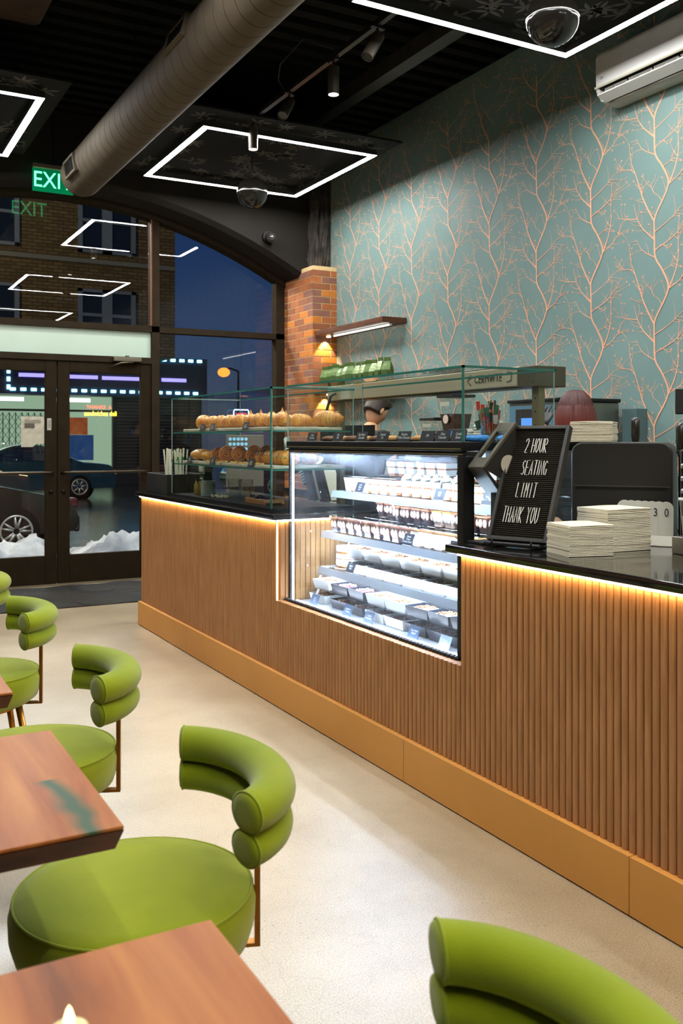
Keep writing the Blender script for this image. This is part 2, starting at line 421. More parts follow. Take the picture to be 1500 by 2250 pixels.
# brick pillar
def brick_pillar(name, x0, x1, y0, y1, ztop, label):
    cols = [mat('brick_red', srgb(176,102,56), 0.8, var=0.12, vscale=20, bump=0.3), mat('brick_brown', srgb(150,90,56), 0.8, var=0.12, vscale=20, bump=0.3),
            mat('brick_orange', srgb(206,122,44), 0.8, var=0.1, vscale=20, bump=0.3), mat('brick_plum', srgb(142,94,76), 0.8, var=0.12, vscale=20, bump=0.3)]
    mor = mat('brick_mortar', srgb(232,200,142), 0.9, var=0.08, vscale=30)
    b = MB(); b.use(mor).box(x0+0.004, x1, y0+0.004, y1, 0, ztop-0.005)
    z = 0; k = 0; h = 0.0685; g = random.Random(3)
    while z+h <= ztop+0.02:
        L = 0.203; gap = 0.009
        # left face (runs along y) and front face (runs along x), corners shared
        y = y0; first = (0.10 if k % 2 else L) 
        ends = []; yy = y0 + first
        b.use(cols[g.choice((0,0,1,1,2,3))]); fx = (L if k % 2 else 0.10)
        # corner brick
        b.box(x0, min(x0+fx, x1), y0, y0+first, z, z+h-gap)
        yy += gap
        while yy < y1-0.01:
            b.use(cols[g.choice((0,0,0,1,1,2,3))]); b.box(x0, x0+0.05, yy, min(yy+L, y1), z, z+h-gap); yy += L+gap
        xx = x0+fx+gap
        while xx < x1-0.005:
            b.use(cols[g.choice((0,0,0,1,1,2,3))]); b.box(xx, min(xx+L, x1), y0, y0+0.05, z, z+h-gap); xx += L+gap
        z += h; k += 1
    return struct(b.build(name, fix=False), label)
brick_pillar('brick_pillar', 4.34, WX-0.002, 8.47, SY-0.002, 3.19, 'orange brick pillar at the end of the papered wall')

# ---------------- storefront ----------------
def storefront():
    root = bpy.data.objects.new('window_1', None); COL.objects.link(root); struct(root, 'arched storefront glazing with dark bronze frame')
    root.location = (0,0,0)
    f = MB(); y0, y1 = SY-0.06, SY+0.06
    def mull(xa, xb, z0, z1=None):
        if z1 is None:
            f.prism([(xa,z0),(xb,z0),(xb,arch(xb)),(xa,arch(xa))], y0, y1, 'y')
        else: f.box(xa, xb, y0, y1, z0, z1)
    mull(2.86, 2.94, 0.0); mull(2*AX-2.94, 2*AX-2.86, 0.0)
    mull(XR-0.10, XR, 0.0); mull(XL, XL+0.10, 0.0)
    f.box(XL, XR, y0, y1, 2.485, 2.545)
    f.box(2*AX-2.86, 2.86, y0, y1, 2.165, 2.225)
    f.box(2.94, XR, y0, y1, 0.0, 0.12); f.box(XL, 2*AX-2.94, y0, y1, 0.0, 0.12)
    N = 40
    for i in range(N):
        xa = XL+(XR-XL)*i/N; xb = XL+(XR-XL)*(i+1)/N
        f.prism([(xa,arch(xa,-0.035)),(xb,arch(xb,-0.035)),(xb,arch(xb,0.02)),(xa,arch(xa,0.02))], y0-0.03, y1, 'y')
    f.build('window_frame', M_BRONZE, root)
    g = MB()
    def pane(xa, xb, z0, z1=None):
        if z1 is not None: g.box(xa, xb, SY-0.004, SY-0.003, z0, z1); return
    # one sheet per bay (single surface)
    def sheet(b, xa, xb, z0, zf):
        n = 16; lo = [b.v((xa+(xb-xa)*i/n, SY-0.004, z0)) for i in range(n+1)]
        hi = [b.v((xa+(xb-xa)*i/n, SY-0.004, zf(xa+(xb-xa)*i/n))) for i in range(n+1)]
        for i in range(n): b.face([lo[i],lo[i+1],hi[i+1],hi[i]])
    for (xa,xb) in ((XL+.1, 2*AX-2.94), (2*AX-2.86, 2.86), (2.94, XR-.1)):
        b = MB(); sheet(b, xa, xb, 2.545, lambda x: arch(x,-0.035)); b.build('glass_pane', M_WINGLASS, root, fix=False)
    for (xa,xb) in ((XL+.1, 2*AX-2.94), (2.94, XR-.1)):
        b = MB(); sheet(b, xa, xb, 0.12, lambda x: 2.485); b.build('glass_pane', M_WINGLASS, root, fix=False)
    fr = MB(); fr.box(2*AX-2.86, 2.86, SY-0.02, SY-0.005, 2.225, 2.485)
    fr.build('frosted_panel', mat('frosted_transom', srgb(196,214,194), 0.25, var=0.03, vscale=2, coat=0.6), root)
    # copper coloured trim strip beside the left pane
    MB().box(2.845, 2.858, SY-0.075, SY-0.06, 2.55, arch(2.85)-0.04).build('edge_strip', mat('copper_edge', srgb(120,70,34), 0.6, metal=0.2), root)
    return root
storefront()

def door(n, xa, xb, label, hinge_right):
    r = bpy.data.objects.new('door_%d' % n, None); COL.objects.link(r); struct(r, label)
    f = MB(); y0, y1 = SY-0.045, SY+0.01
    f.box(xa, xa+0.115, y0, y1, 0.015, 2.16); f.box(xb-0.105, xb, y0, y1, 0.015, 2.16)
    f.box(xa+0.115, xb-0.105, y0, y1, 0.015, 0.285); f.box(xa+0.115, xb-0.105, y0, y1, 2.055, 2.16)
    f.build('door_leaf', M_DOOR, r, bevel=0.004, seg=1)
    g = MB(); v = [g.v(p) for p in ((xa+.115,SY-.02,.285),(xb-.105,SY-.02,.285),(xb-.105,SY-.02,2.055),(xa+.115,SY-.02,2.055))]; g.face(v)
    g.build('glass_pane', M_WINGLASS, r, fix=False)
    p = MB(); p.tube([(xa+0.04,SY-.045,1.085),(xa+0.05,SY-.10,1.085),(xa+0.09,SY-.11,1.085),(xb-0.09,SY-.11,1.085),(xb-0.05,SY-.10,1.085),(xb-0.04,SY-.045,1.085)], 0.014, 8)
    p.build('push_bar', mat('bronze_bar', srgb(74,64,50), 0.35, metal=0.8), r, smooth=True)
    k = MB().cyl((xa+0.055 if hinge_right else xb-0.055, SY-0.06, 0.90), (xa+0.055 if hinge_right else xb-0.055, SY-0.045, 0.90), 0.018)
    k.build('door_lock', mat('dark_lock', (0.02,0.018,0.015), 0.3, metal=0.8), r, smooth=True)
    return r
M_DOOR = mat('door_bronze', srgb(40,30,16), 0.8, spec=.12, var=0.15)
d1 = door(1, 1.935, 2.855, 'right leaf of the dark bronze glass double door', True)
d2 = door(2, 1.005, 1.925, 'left leaf of the dark bronze glass double door', False)
# closer on right door
cl = MB(); cl.box(2.46, 2.74, SY-0.115, SY-0.06, 2.175, 2.215).cyl((2.60,SY-.09,2.215),(2.60,SY-.09,2.235),0.02).build('door_closer', mat('closer_grey', srgb(120,112,92), 0.4, metal=0.7), d1, bevel=0.004)
ar = MB(); ar.tube([(2.66,SY-.10,2.17),(2.52,SY-.17,2.155),(2.44,SY-.06,2.12)], 0.008, 6).build('closer_arm', mat('closer_grey'), d1, smooth=True)
# pull sticker on left leaf : PUSH
st = MB().box(1.835, 1.875, SY-0.049, SY-0.046, 1.49, 1.605).build('push_label', mat('label_grey', srgb(176,172,156), 0.5), d2)
text('lettering', 'PUSH', 0.032, mat('label_dark', (0.05,0.045,0.04), 0.6), st, frame((1.855, SY-0.0495, 1.547), (0,0,-1), (1,0,0)), sx=0.9, depth=0.0002)
struct(MB().box(2*AX-2.86, 2.86, SY-0.10, SY+0.06, 0.0, 0.015).build('trim_1', mat('aluminium_threshold', srgb(150,136,112), 0.4, metal=0.6)), 'metal door threshold')
# taped notice on the left door
nb = thing('paper_notice', 'creased white paper notice with a grey printed square taped inside the left door', 'notice', (1.60, SY-0.024, 1.33), 0)
b = MB(); nx, nz = 6, 7; gr = [[b.v((0.21*i/nx-0.0, -0.004-rnd.uniform(0,0.006), 0.29*j/nz + (0.03 if j == 0 and i > 3 else 0))) for i in range(nx+1)] for j in range(nz+1)]
for j in range(nz):
    for i in range(nx): b.face([gr[j][i],gr[j][i+1],gr[j+1][i+1],gr[j+1][i]])
b.build('paper_sheet', mat('notice_paper', srgb(190,182,160), 0.8, var=0.06, vscale=12), nb, fix=False)
b = MB(); 
for k in range(3): b.box(0.03, 0.18, -0.0125, -0.0118, 0.255-0.012*k, 0.258-0.012*k)
b.box(0.03, 0.12, -0.0125,-0.0118, 0.185, 0.225)
b.build('printed_lines', mat('printed_grey', srgb(90,84,72), 0.8), nb)

# ================= FLOOR MAT =================
b = MB(); nx, ny = 50, 16
X0, X1, Y0, Y1 = 0.2, 2.95, 7.86, 9.05
g_ = [[b.v((X0+(X1-X0)*i/nx, Y0+(Y1-Y0)*j/ny, 0.006+0.004*math.sin(i*.7+j)*(.5+.5*math.sin(j*1.3)))) for i in range(nx+1)] for j in range(ny+1)]
for j in range(ny):
    for i in range(nx): b.face([g_[j][i],g_[j][i+1],g_[j+1][i+1],g_[j+1][i]])
lo = [(X0,Y0),(X1,Y0),(X1,Y1),(X0,Y1)]
mt = b.build('door_mat', mat('mat_charcoal', (0.018,0.017,0.014), 0.9, var=0.25, vscale=30, bump=0.6, bscale=300), fix=False)
tag(mt, 'long charcoal door mat with curling line pattern inside the double door', 'mat')
b = MB()
def swirl(cx, cy_, r, a0, a1, w_=0.008):
    pr = None
    for i in range(17):
        a = a0+(a1-a0)*i/16; p = Vector((cx+math.cos(a)*r, cy_+math.sin(a)*r*0.8, 0.0122)); q = Vector((math.cos(a),math.sin(a),0))*w_
        c = [b.v(p-q), b.v(p+q)]
        if pr: b.face([pr[0],pr[1],c[1],c[0]])
        pr = c
g2 = random.Random(5)
for k in range(20): 
    a = g2.uniform(0,6.28); swirl(g2.uniform(.35,2.8), g2.uniform(8.0,8.9), g2.uniform(.08,.2), a, a+g2.uniform(1.5,3.6), 0.006)
b.build('swirl_pattern', mat('mat_swirl', (0.05,0.047,0.04), 0.9), mt, fix=False)['kind'] = 'stuff'

# ================= CEILING LIGHTS AND PANELS =================
M_RING = emitter('ring_diffuser', (0.97,0.985,1.0), RING_POWER)
RZ = 3.79; RS = 1.54
def ring_light(x0, y0, label):
    r = thing('square_ceiling_light', label, 'ceiling light', (x0,y0,RZ), 0, 'square outline ceiling lights')
    wd = 0.05
    h = MB()
    for (a,b_,c,d) in ((0,RS,0,wd),(0,RS,RS-wd,RS),(0,wd,wd,RS-wd),(RS-wd,RS,wd,RS-wd)): h.box(a,b_,c,d,0.0025,0.05)
    h.build('housing', mat('ring_housing', (0.03,0.03,0.028), 0.4), r)
    e = MB()
    for (a,b_,c,d) in ((0,RS,0,wd),(0,RS,RS-wd,RS),(0,wd,wd,RS-wd),(RS-wd,RS,wd,RS-wd)): e.face([e.v(p) for p in ((a,c,.002),(a,d,.002),(b_,d,.002),(b_,c,.002))])
    e.build('diffuser', M_RING, r, fix=False)
    for (a,b_) in ((.025,.12),(.025,RS-.12),(RS-.025,.12),(RS-.025,RS-.12),(.12,.025),(RS-.12,.025),(.12,RS-.025),(RS-.12,RS-.025)):
        MB().cyl((a,b_,0.05),(a,b_,0.085),0.004,n=6).build('hanger', M_STEEL, r)
    return r
RINGS = [(2.505,6.71,'square light ring above the pastry counter, nearest the brick pillar'),
         (2.505,2.88,'square light ring beside the wall air conditioner, at the top right'),
         (-0.21,6.71,'square light ring left of the duct, nearest the front door'),
         (-0.21,2.88,'square light ring over the near tables left of the duct'),
         (2.505,-0.95,'square light ring behind the camera on the counter side'),
         (-0.21,-0.95,'square light ring behind the camera on the table side')]
for a in RINGS: ring_light(*a)
M_PANEL = mat('black_panel', (0.012,0.0115,0.010), 0.8, var=0.1, spec=.15)
M_FLOR = mat('floral_relief', (0.10,0.092,0.078), 0.8, var=0.2, spec=.2)
def floral_panel(x0, y0, label):
    S = 1.85; o = x0-(S-RS)/2; p = y0-(S-RS)/2
    r = thing('ceiling_panel', label, 'ceiling panel', (o,p,3.875), 0, 'black floral ceiling panels')
    MB().box(0,S,0,S,0.003,0.018).build('panel_board', M_PANEL, r)
    b = MB(); g = random.Random(11)
    def petal(cx, cy_, a, L, W):
        d = Vector((math.cos(a),math.sin(a))); q = Vector((-d.y,d.x)); n = 6; pr = None
        for i in range(n+1):
            t = i/n; ww = W*math.sin(math.pi*min(1,t*.96+.02))+0.001; c = Vector((cx,cy_))+d*L*t+q*0.25*L*t*t
            if not (0.03 < c.x < S-0.03 and 0.03 < c.y < S-0.03): return
            cu = [b.v((c.x-q.x*ww, c.y-q.y*ww, 0.0015)), b.v((c.x+q.x*ww, c.y+q.y*ww, 0.0015))]
            if pr: b.face([pr[0],pr[1],cu[1],cu[0]])
            pr = cu
    for k in range(60):
        u, v_ = g.uniform(.1,S-.1), g.uniform(.1,S-.1)
        if S*.25 < u < S*.75 and S*.25 < v_ < S*.75 and g.random() < .1: continue
        n = g.choice((5,6,7,8)); a0 = g.uniform(0,6.3)
        for i in range(n): petal(u, v_, a0+i*6.283/n, g.uniform(.07,.13), .013)
    b.build('floral_pattern', M_FLOR, r, fix=False)
    for (a,b_) in ((.3,.3),(S-.3,.3),(.3,S-.3),(S-.3,S-.3)): MB().cyl((a,b_,.02),(a,b_,CEIL-3.875),0.0025,n=5).build('hanger_wire', M_BLKMETAL, r)
    return r
for a, lb in zip(RINGS[:4], ('black floral ceiling panel over the pastry counter light ring','black floral ceiling panel at the top right beside the air conditioner','black floral ceiling panel left of the duct near the front door','black floral ceiling panel over the near tables')): floral_panel(a[0], a[1], lb)
# smoked globes
def globe(x, y, label):
    r = thing('globe_pendant', label, 'pendant lamp', (x,y,3.555), 0, 'smoked globe pendants')
    MB().lathe([(0.135*math.sin(t), -0.135*math.cos(t)) for t in [math.pi*i/24*0.86 for i in range(25)]], n=32, capt=True).build('globe', mat('smoked_globe', (0.014,0.012,0.009), 0.12, metal=0.0, spec=.5, coat=.0), r, smooth=True)
    MB().lathe([(0.1355,-0.006),(0.137,0),(0.1355,0.006)], n=32).build('seam_ring', mat('globe_seam', (0.35,0.33,0.28), 0.2, metal=1.0), r, smooth=True)
    MB().cyl((0,0,0.12),(0,0,CEIL-3.555),0.005,n=6).build('cord', M_BLKMETAL, r)
globe(3.245, 7.49, 'smoked glass globe pendant over the pastry counter')
globe(3.25, 3.65, 'smoked glass globe pendant by the top right light ring')

# ================= DUCT =================
dx, dz_, dr = 1.92, 3.68, 0.178
dt = thing('spiral_duct', 'large grey spiral air duct running overhead to the front wall', 'air duct', (dx, 8.03, dz_))
b = MB(); n = 40; L = 11.0; pitch = 0.135; steps = int(L/pitch*2)
prof = []
y = 0.0
while y > -L:
    prof += [(dr, y), (dr, y-pitch*0.5), (dr, y-pitch*0.955), (dr-0.006, y-pitch*0.96), (dr-0.006, y-pitch*0.995), (dr, y-pitch*0.999)]; y -= pitch
rings = []
for (r_, yy) in prof:
    rings.append([b.v((r_*math.cos(2*math.pi*i/n), yy - 0.10*math.sin(2*math.pi*i/n)*1.0, r_*math.sin(2*math.pi*i/n))) for i in range(n)])
b.loft(rings, True)
auto(b.build('duct_body', mat('duct_metal', srgb(92,81,66), 0.7, metal=0.0, var=0.10, spec=.25), dt), 50)
b = MB(); b.cyl((0,0.0,0),(0,0.10,0),dr+0.001,n=40); b.build('end_cap', mat('duct_metal'), dt, smooth=False)
def grille(yc, ang, nm):
    g = MB(); M = Matrix.Translation((0,yc,0)) @ Matrix.Rotation(ang, 4, 'Y') @ Matrix.Translation((0,0,dr))
    g.use(mat('duct_metal')); w_, l_ = 0.07, 0.17
    for (a,b_,c,d) in ((-w_,w_,-l_,-l_+.02),(-w_,w_,l_-.02,l_),(-w_,-w_+.02,-l_+.02,l_-.02),(w_-.02,w_,-l_+.02,l_-.02)): g.box(a,b_,c,d,-0.01,0.014,M)
    g.use(M_BLKMETAL).box(-w_+.02,w_-.02,-l_+.02,l_-.02,-0.006,0.004,M)
    for k in range(6): g.box(-w_+.02,w_-.02,-l_+.04+k*.05,-l_+.046+k*.05,0.004,0.010,M)
    g.build('vent_grille', None, dt)
grille(-0.25, R(-100), 'a'); grille(-2.9, R(-75), 'b'); grille(-5.0, R(-100), 'c')
for yy in (-1.5,-4.2,-6.8):
    MB().cyl((0,yy,dr),(0,yy,CEIL-dz_),0.003,n=5).build('hanger_wire', M_BLKMETAL, dt)

# ================= TRACK LIGHTS =================
tk = MB(); tk.box(-.018,.018,-1.1,1.1,0,.035); 
tk = tk.build('light_track', mat('track_black', (0.02,0.019,0.017), 0.35, metal=0.3), None, loc=(2.91,5.65,3.90)); tag(tk, 'long black lighting track hanging between the two right light rings', 'light track')
for yy in (-.9,.9): MB().cyl((0,yy,.035),(0,yy,CEIL-3.90),.003,n=5).build('hanger_wire', M_BLKMETAL, tk)
def spot(y, tilt, head, lit, label, z=3.90, x=2.91):
    r = thing('track_spotlight', label, 'spotlight', (x,y,z), head, 'black track spotlights')
    MB().box(-.016,.016,-.05,.05,-.012,0).cyl((0,0,-.012),(0,0,-.06),.008,n=8).build('adapter', M_BLKMETAL, r)
    M = Matrix.Translation((0,0,-.07)) @ Matrix.Rotation(tilt, 4, 'X')
    MB().lathe([(0.0,.02),(.037,.02),(.038,.01),(.038,-.16),(.034,-.162),(.033,-.15)], n=24, M=M).build('lamp_head', mat('spot_black', srgb(74,66,56), 0.4, metal=0.3), r, smooth=False)
    m = emitter('spot_lens_lit', (1,.95,.85), 40) if lit else mat('spot_lens_off', (0.05,0.05,0.05), 0.2)
    MB().lathe([(0.0,-.155),(.033,-.155)], n=24, M=M).build('lens', m, r)
    if lit:
        ld = bpy.data.lights.new('spot_beam','SPOT'); ld.energy = 90; ld.spot_size = R(75); ld.spot_blend = .7; ld.color = (1,.86,.66); ld.shadow_soft_size = .03
        lo_ = bpy.data.objects.new('spot_beam', ld); COL.objects.link(lo_); lo_.parent = r
        lo_.matrix_local = M @ Matrix.Translation((0,0,-.17))
spot(6.70, 0, 0, True, 'lit black cylinder spotlight in front of the middle light ring')
spot(6.05, R(38), R(125), False, 'unlit tilted black spotlight, second along the track')
spot(5.38, 0, 0, True, 'lit black cylinder spotlight at the middle of the track')
spot(4.82, R(32), R(100), False, 'tilted dark grey spotlight at the near end of the track')
b = MB(); b.tube([(2.93,5.3,3.93),(2.75,5.5,4.05),(2.72,5.8,3.98),(2.8,6.0,3.95),(2.9,6.1,3.93)], .004, 5)
tag(b.build('power_cable', M_BLKMETAL, smooth=True), 'thin black cable looped beside the lighting track', 'cable')

# exit sign
ex = thing('exit_sign', 'green lit EXIT sign beside the end of the duct', 'exit sign', (1.60, 8.62, 3.63))
MB().box(0,.36,-.035,.035,.205,.245).build('mount_bar', mat('exit_aluminium', srgb(190,180,160), .35, metal=.8), ex, bevel=.004)
MB().box(0,.36,-.004,.004,0,.205).build('sign_plate', mat('exit_green_plate', (0.0,0.10,0.035), 0.15, emit=(0.0,0.35,0.12), estr=0.35, coat=.5), ex)
em = emitter('exit_letters', (0.12,1.0,0.35), 3.2)
text('letters', 'EXIT', .20, em, ex, frame((.18,-.005,.102),(1,0,0),(0,0,1)), sx=.86, depth=.001)
text('letters', 'EXIT', .20, em, ex, frame((.18,.006,.102),(1,0,0),(0,0,1)), sx=.86, depth=.001)
MB().box(.12,.24,-.03,.03,.245,.26).build('bracket', M_BLKMETAL, ex)
MB().cyl((.18,0,.26),(.18,0,CEIL-3.63),.006,n=6).build('stem', M_BLKMETAL, ex)
# camera / speaker on front wall
sp_ = thing('wall_camera', 'small round black camera on the dark wall above the arch', 'security camera', (3.95,FACE,3.475))
MB().cyl((0,0,0),(0,-.035,0),.062,n=24).build('base', M_BLKMETAL, sp_, smooth=False)
MB().cyl((0,-.035,0),(.0,-.11,-.02),.045,.05,n=24).build('barrel', M_BLKPLAST, sp_)
MB().sphere((0,-.11,-.02),.036).build('lens', mat('camera_lens', (0.05,0.045,0.04), .08, coat=1), sp_, smooth=True)

# ================= AIR CONDITIONER =================
ac = thing('wall_air_conditioner', 'white wall-mounted air conditioner at the top right', 'air conditioner', (WX, 3.63, 3.60))
pf = [(0,.0),(-.10,.0),(-.17,.02),(-.215,.085),(-.225,.10),(-.225,.29),(-.205,.33),(0,.33)]
b = MB(); b.prism([(-.001,.005),(-.08,.0),(-.12,.01),(-.12,.10),(-.222,.10),(-.225,.29),(-.205,.33),(-.001,.33)], 0, .90, 'y'); b.build('casing', M_WHITEPL, ac, bevel=.012, seg=3)
for y0_ in (0, .875): MB().prism([(-.12,.01),(-.17,.02),(-.212,.075),(-.218,.10),(-.12,.10)], y0_, y0_+.025, 'y').build('end_cheek', M_WHITEPL, ac, bevel=.004)
MB().box(-.222,-.12,.025,.875,.098,.101).box(-.125,-.12,.025,.875,.02,.1).build('outlet_recess', mat('dark_outlet', (0.02,0.018,0.015), .6), ac)
MB().prism([(-.229,.095),(-.224,.090),(-.224,.106),(-.229,.103)], 0.0, .90, 'y').build('trim_line', mat('ac_trim', srgb(200,192,170), .3), ac)
for k in range(4):
    ya = .845-k*.205; yb = ya-.19
    f = MB(); f.prism([(-.13,.022),(-.205,.055),(-.207,.061),(-.135,.03)], yb, ya, 'y')
    for q in (ya-.005, (ya+yb)/2, yb+.005): f.prism([(-.14,.03),(-.20,.058),(-.19,.075),(-.15,.055)], q-.004, q+.004, 'y')
    f.prism([(-.15,.062),(-.195,.082),(-.193,.088),(-.148,.068)], yb, ya, 'y')
    f.build('louver_blade', M_WHITEPL, ac)
MB().prism([(-.15,.012),(-.218,.048),(-.220,.054),(-.15,.018)], .03, .885, 'y').build('air_flap', M_WHITEPL, ac)
text('logo', 'CH', .022, mat('logo_grey', srgb(80,76,70), .5), ac, frame((-.2262,.84,.148),(0,-1,0),(0,0,1)), sx=.9, depth=.0003)
# ================= SERVICE COUNTER =================
M_SLAT = mat('oak_batten', srgb(184,132,82), 0.55, col2=srgb(162,112,66), vscale=14, stretch=(3,3,.35), bump=.12, bscale=90)
M_PLINTH = mat('ochre_kickboard', srgb(208,146,66), 0.5, col2=srgb(218,156,76), vscale=1.5, bump=.08, bscale=150)
M_STONE = mat('black_stone', (0.012,0.011,0.010), 0.07, var=.3, vscale=40, coat=.3)
M_STRIP = emitter('warm_led_strip', (1.0,.71,.38), STRIP_POWER)
CF = 2.075       # batten front plane
YE, YC0, YC1 = 6.90, 4.48, 2.84
LEDGE = .55
ct = thing('service_counter', 'long service counter clad in ribbed oak battens with an ochre kickboard', 'counter', (0,0,0))
def ribs(y0, y1, z0, z1, name='batten_panel', bk=.03):
    b = MB(); p = .0297; n = max(1, int(round((y1-y0)/p))); p = (y1-y0)/n; pl = []
    for i in range(n):
        ya = y0+i*p
        for t, d in ((.0,.013),(.05,.013),(.10,.005),(.2,.0015),(.38,0),(.62,0),(.8,.0015),(.90,.005),(.95,.013)): pl.append((CF+d, ya+p*t))
    pl.append((CF+.010, y1))
    poly = pl + [(CF+bk, y1), (CF+bk, y0)]
    b.prism(poly, z0, z1, 'z'); o = b.build(name, M_SLAT, ct); return o
ribs(YC0, YE, .175, .975); ribs(YC1, YC0, .175, LEDGE, bk=.048); ribs(-1.6, YC1, .175, .975)
b = MB(); b.box(CF+.03, CF+.05, YC0, YE, 0, .975).box(CF+.03, CF+.05, YC1, YC0, 0, LEDGE-.02).box(CF+.03, CF+.05, -1.6, YC1, 0, .975)
b.box(CF+.05, 2.80, YE-.02, YE, 0, .975); b.box(CF+.03, 2.80, YC1-.03, YC1-.012, 0, .975)
b.build('carcass', mat('counter_carcass', srgb(120,78,44), .6), ct)
# return of the far section beside the display case (ribbed side)
b = MB(); n = 24; pl = []
for i in range(n):
    xa = CF+.02+i*.03
    for t, d in ((.0,.008),(.1,.0),(.9,.0),(.96,.008)): pl.append((xa+.03*t, YC0-.014+d))
b.prism(pl+[(CF+.02+n*.03, YC0), (CF+.02, YC0)], LEDGE-.02, .975, 'z'); b.build('return_panel', M_SLAT, ct)
# ledge on top of the low section, ribs seen end-on in white light
for (y0, y1) in ((4.62+1.2, YE+.014), (5.7-.2, 4.62+1.2), (3.2, 5.5), (1.98, 3.2), (-1.6, 1.98)):
    MB().box(2.055, CF+.03, min(y0,y1)+.001, max(y0,y1)-.001, 0.004, .178).build('kickboard', M_PLINTH, ct, bevel=.002, seg=1)
MB().box(CF+.03, 2.80, YE, YE+.014, 0.004, .178).build('kickboard', M_PLINTH, ct)
MB().box(2.068, CF+.02, -1.6, YE, 0, .004).build('floor_gap', M_BLACK, ct)
# warm LED strips
MB().box(CF-.012, CF-.003, YC0, YE, .9665, .9745).build('led_strip', M_STRIP, ct)
MB().box(CF-.012, CF-.003, -1.6, YC1, .9665, .9745).build('led_strip', M_STRIP, ct)
MB().box(CF, 2.75, YC0-.024, YC0-.016, .9665, .9745).build('led_strip', M_STRIP, ct)
MB().box(CF-.004, CF+.004, YC0-.024, YC0-.016, LEDGE, .9665).build('led_strip', emitter('warm_led_soft', (1.0,.72,.40), 2.5), ct)
# worktops
wt = MB().box(2.045, 2.82, YC0-.03, YE+.05, .975, 1.005).build('worktop', M_STONE, None, bevel=.004); tag(wt, 'far polished black stone worktop under the pastry display', 'worktop')
wt = MB().box(2.045, 3.06, -1.6, YC1+.055, .975, 1.005).build('worktop', M_STONE, None, bevel=.004); tag(wt, 'near polished black stone worktop with the letter board and napkins', 'worktop')

# ================= PASTRY DISPLAY (far glass box) =================
def glass_box(name, label, x0, x1, y0, y1, z0, z1, back=True):
    r = thing(name, label, 'glass case', (0,0,0)); 
    def sheet(nm, pts):
        b = MB(); b.face([b.v(p) for p in pts]); b.build(nm, M_GLASS, r, fix=False)
    sheet('front_pane', [(x0,y0,z0),(x0,y1,z0),(x0,y1,z1),(x0,y0,z1)])
    sheet('side_pane', [(x0,y0,z0),(x1,y0,z0),(x1,y0,z1),(x0,y0,z1)])
    sheet('side_pane', [(x0,y1,z0),(x1,y1,z0),(x1,y1,z1),(x0,y1,z1)])
    sheet('top_pane', [(x0,y0,z1),(x1,y0,z1),(x1,y1,z1),(x0,y1,z1)])
    e = MB(); t = .004
    e.use(M_EDGE)
    e.box(x0-.004,x0+.006,y0-.006,y1+.006,z1-.008,z1+.001); e.box(x1-.005,x1+.005,y0-.006,y1+.006,z1-.004,z1+.004)
    e.box(x0-.004,x1+.005,y0-.006,y0+.002,z1-.008,z1+.001)
    e.box(x0-.003,x0+.003,y0-.005,y0+.003,z0,z1)
    e.use(M_EDGELT); e.box(x0-.004,x1+.005,y1-.002,y1+.006,z1-.004,z1+.001)
    e.box(x0-.002,x0+.002,y1-.003,y1+.002,z0,z1); e.box(x1-.002,x1+.002,y0,y0+.003,z0,z1); e.box(x1-.002,x1+.002,y1,y1+.003,z0,z1)
    e.box(x0+.003,x0+.010,y0+.003,y0+.006,z0,z1)
    e.build('glass_edges', None, r); return r
pb = glass_box('glass_display_case', 'tall glass pastry display on the far worktop holding croissants', 2.13, 2.65, 4.66, 6.34, 1.0205, 1.69)
MB().box(2.13, 2.65, 4.66, 6.34, 1.0055, 1.020).build('display_base', M_BLKMETAL, pb)
def shelf_glass(r, x0, x1, y0, y1, z, nm='glass_shelf', m=None):
    b = MB(); b.use(M_GLASS); b.face([b.v(p) for p in ((x0,y0,z),(x1,y0,z),(x1,y1,z),(x0,y1,z))])
    b.use(m or M_EDGE); b.box(x0-.001,x0+.004,y0,y1,z-.008,z-.0005); b.box(x0,x1,y0,y0+.004,z-.008,z-.0005); b.box(x0,x1,y1-.004,y1,z-.008,z-.0005)
    b.build(nm, None, r)
S1, S2 = 1.452, 1.235
shelf_glass(pb, 2.14, 2.64, 4.67, 6.33, S1); shelf_glass(pb, 2.14, 2.64, 4.67, 6.33, S2)
M_TRAY = mat('marble_tray', srgb(205,196,168), .35, col2=srgb(160,156,136), vscale=7)
def tray(y0, y1, z, label, grp):
    o = MB().box(2.165, 2.60, y0, y1, z+.001, z+.020).build('marble_tray', M_TRAY, None, bevel=.004); tag(o, label, 'tray', grp); return o
tray(5.52, 6.20, S1, 'pale marble serving board at the window end of the upper pastry shelf', 'marble boards')
tray(4.70, 5.48, S1, 'pale marble serving board at the near end of the upper pastry shelf', 'marble boards')
tray(5.52, 6.20, S2, 'pale marble serving board at the window end of the lower pastry shelf', 'marble boards')
tray(4.70, 5.48, S2, 'pale marble serving board at the near end of the lower pastry shelf', 'marble boards')
M_CRO = mat('croissant_crust', srgb(240,176,84), .45, col2=srgb(206,126,44), vscale=22, stretch=(1,1,1), bump=.5, bscale=60, coat=.25)
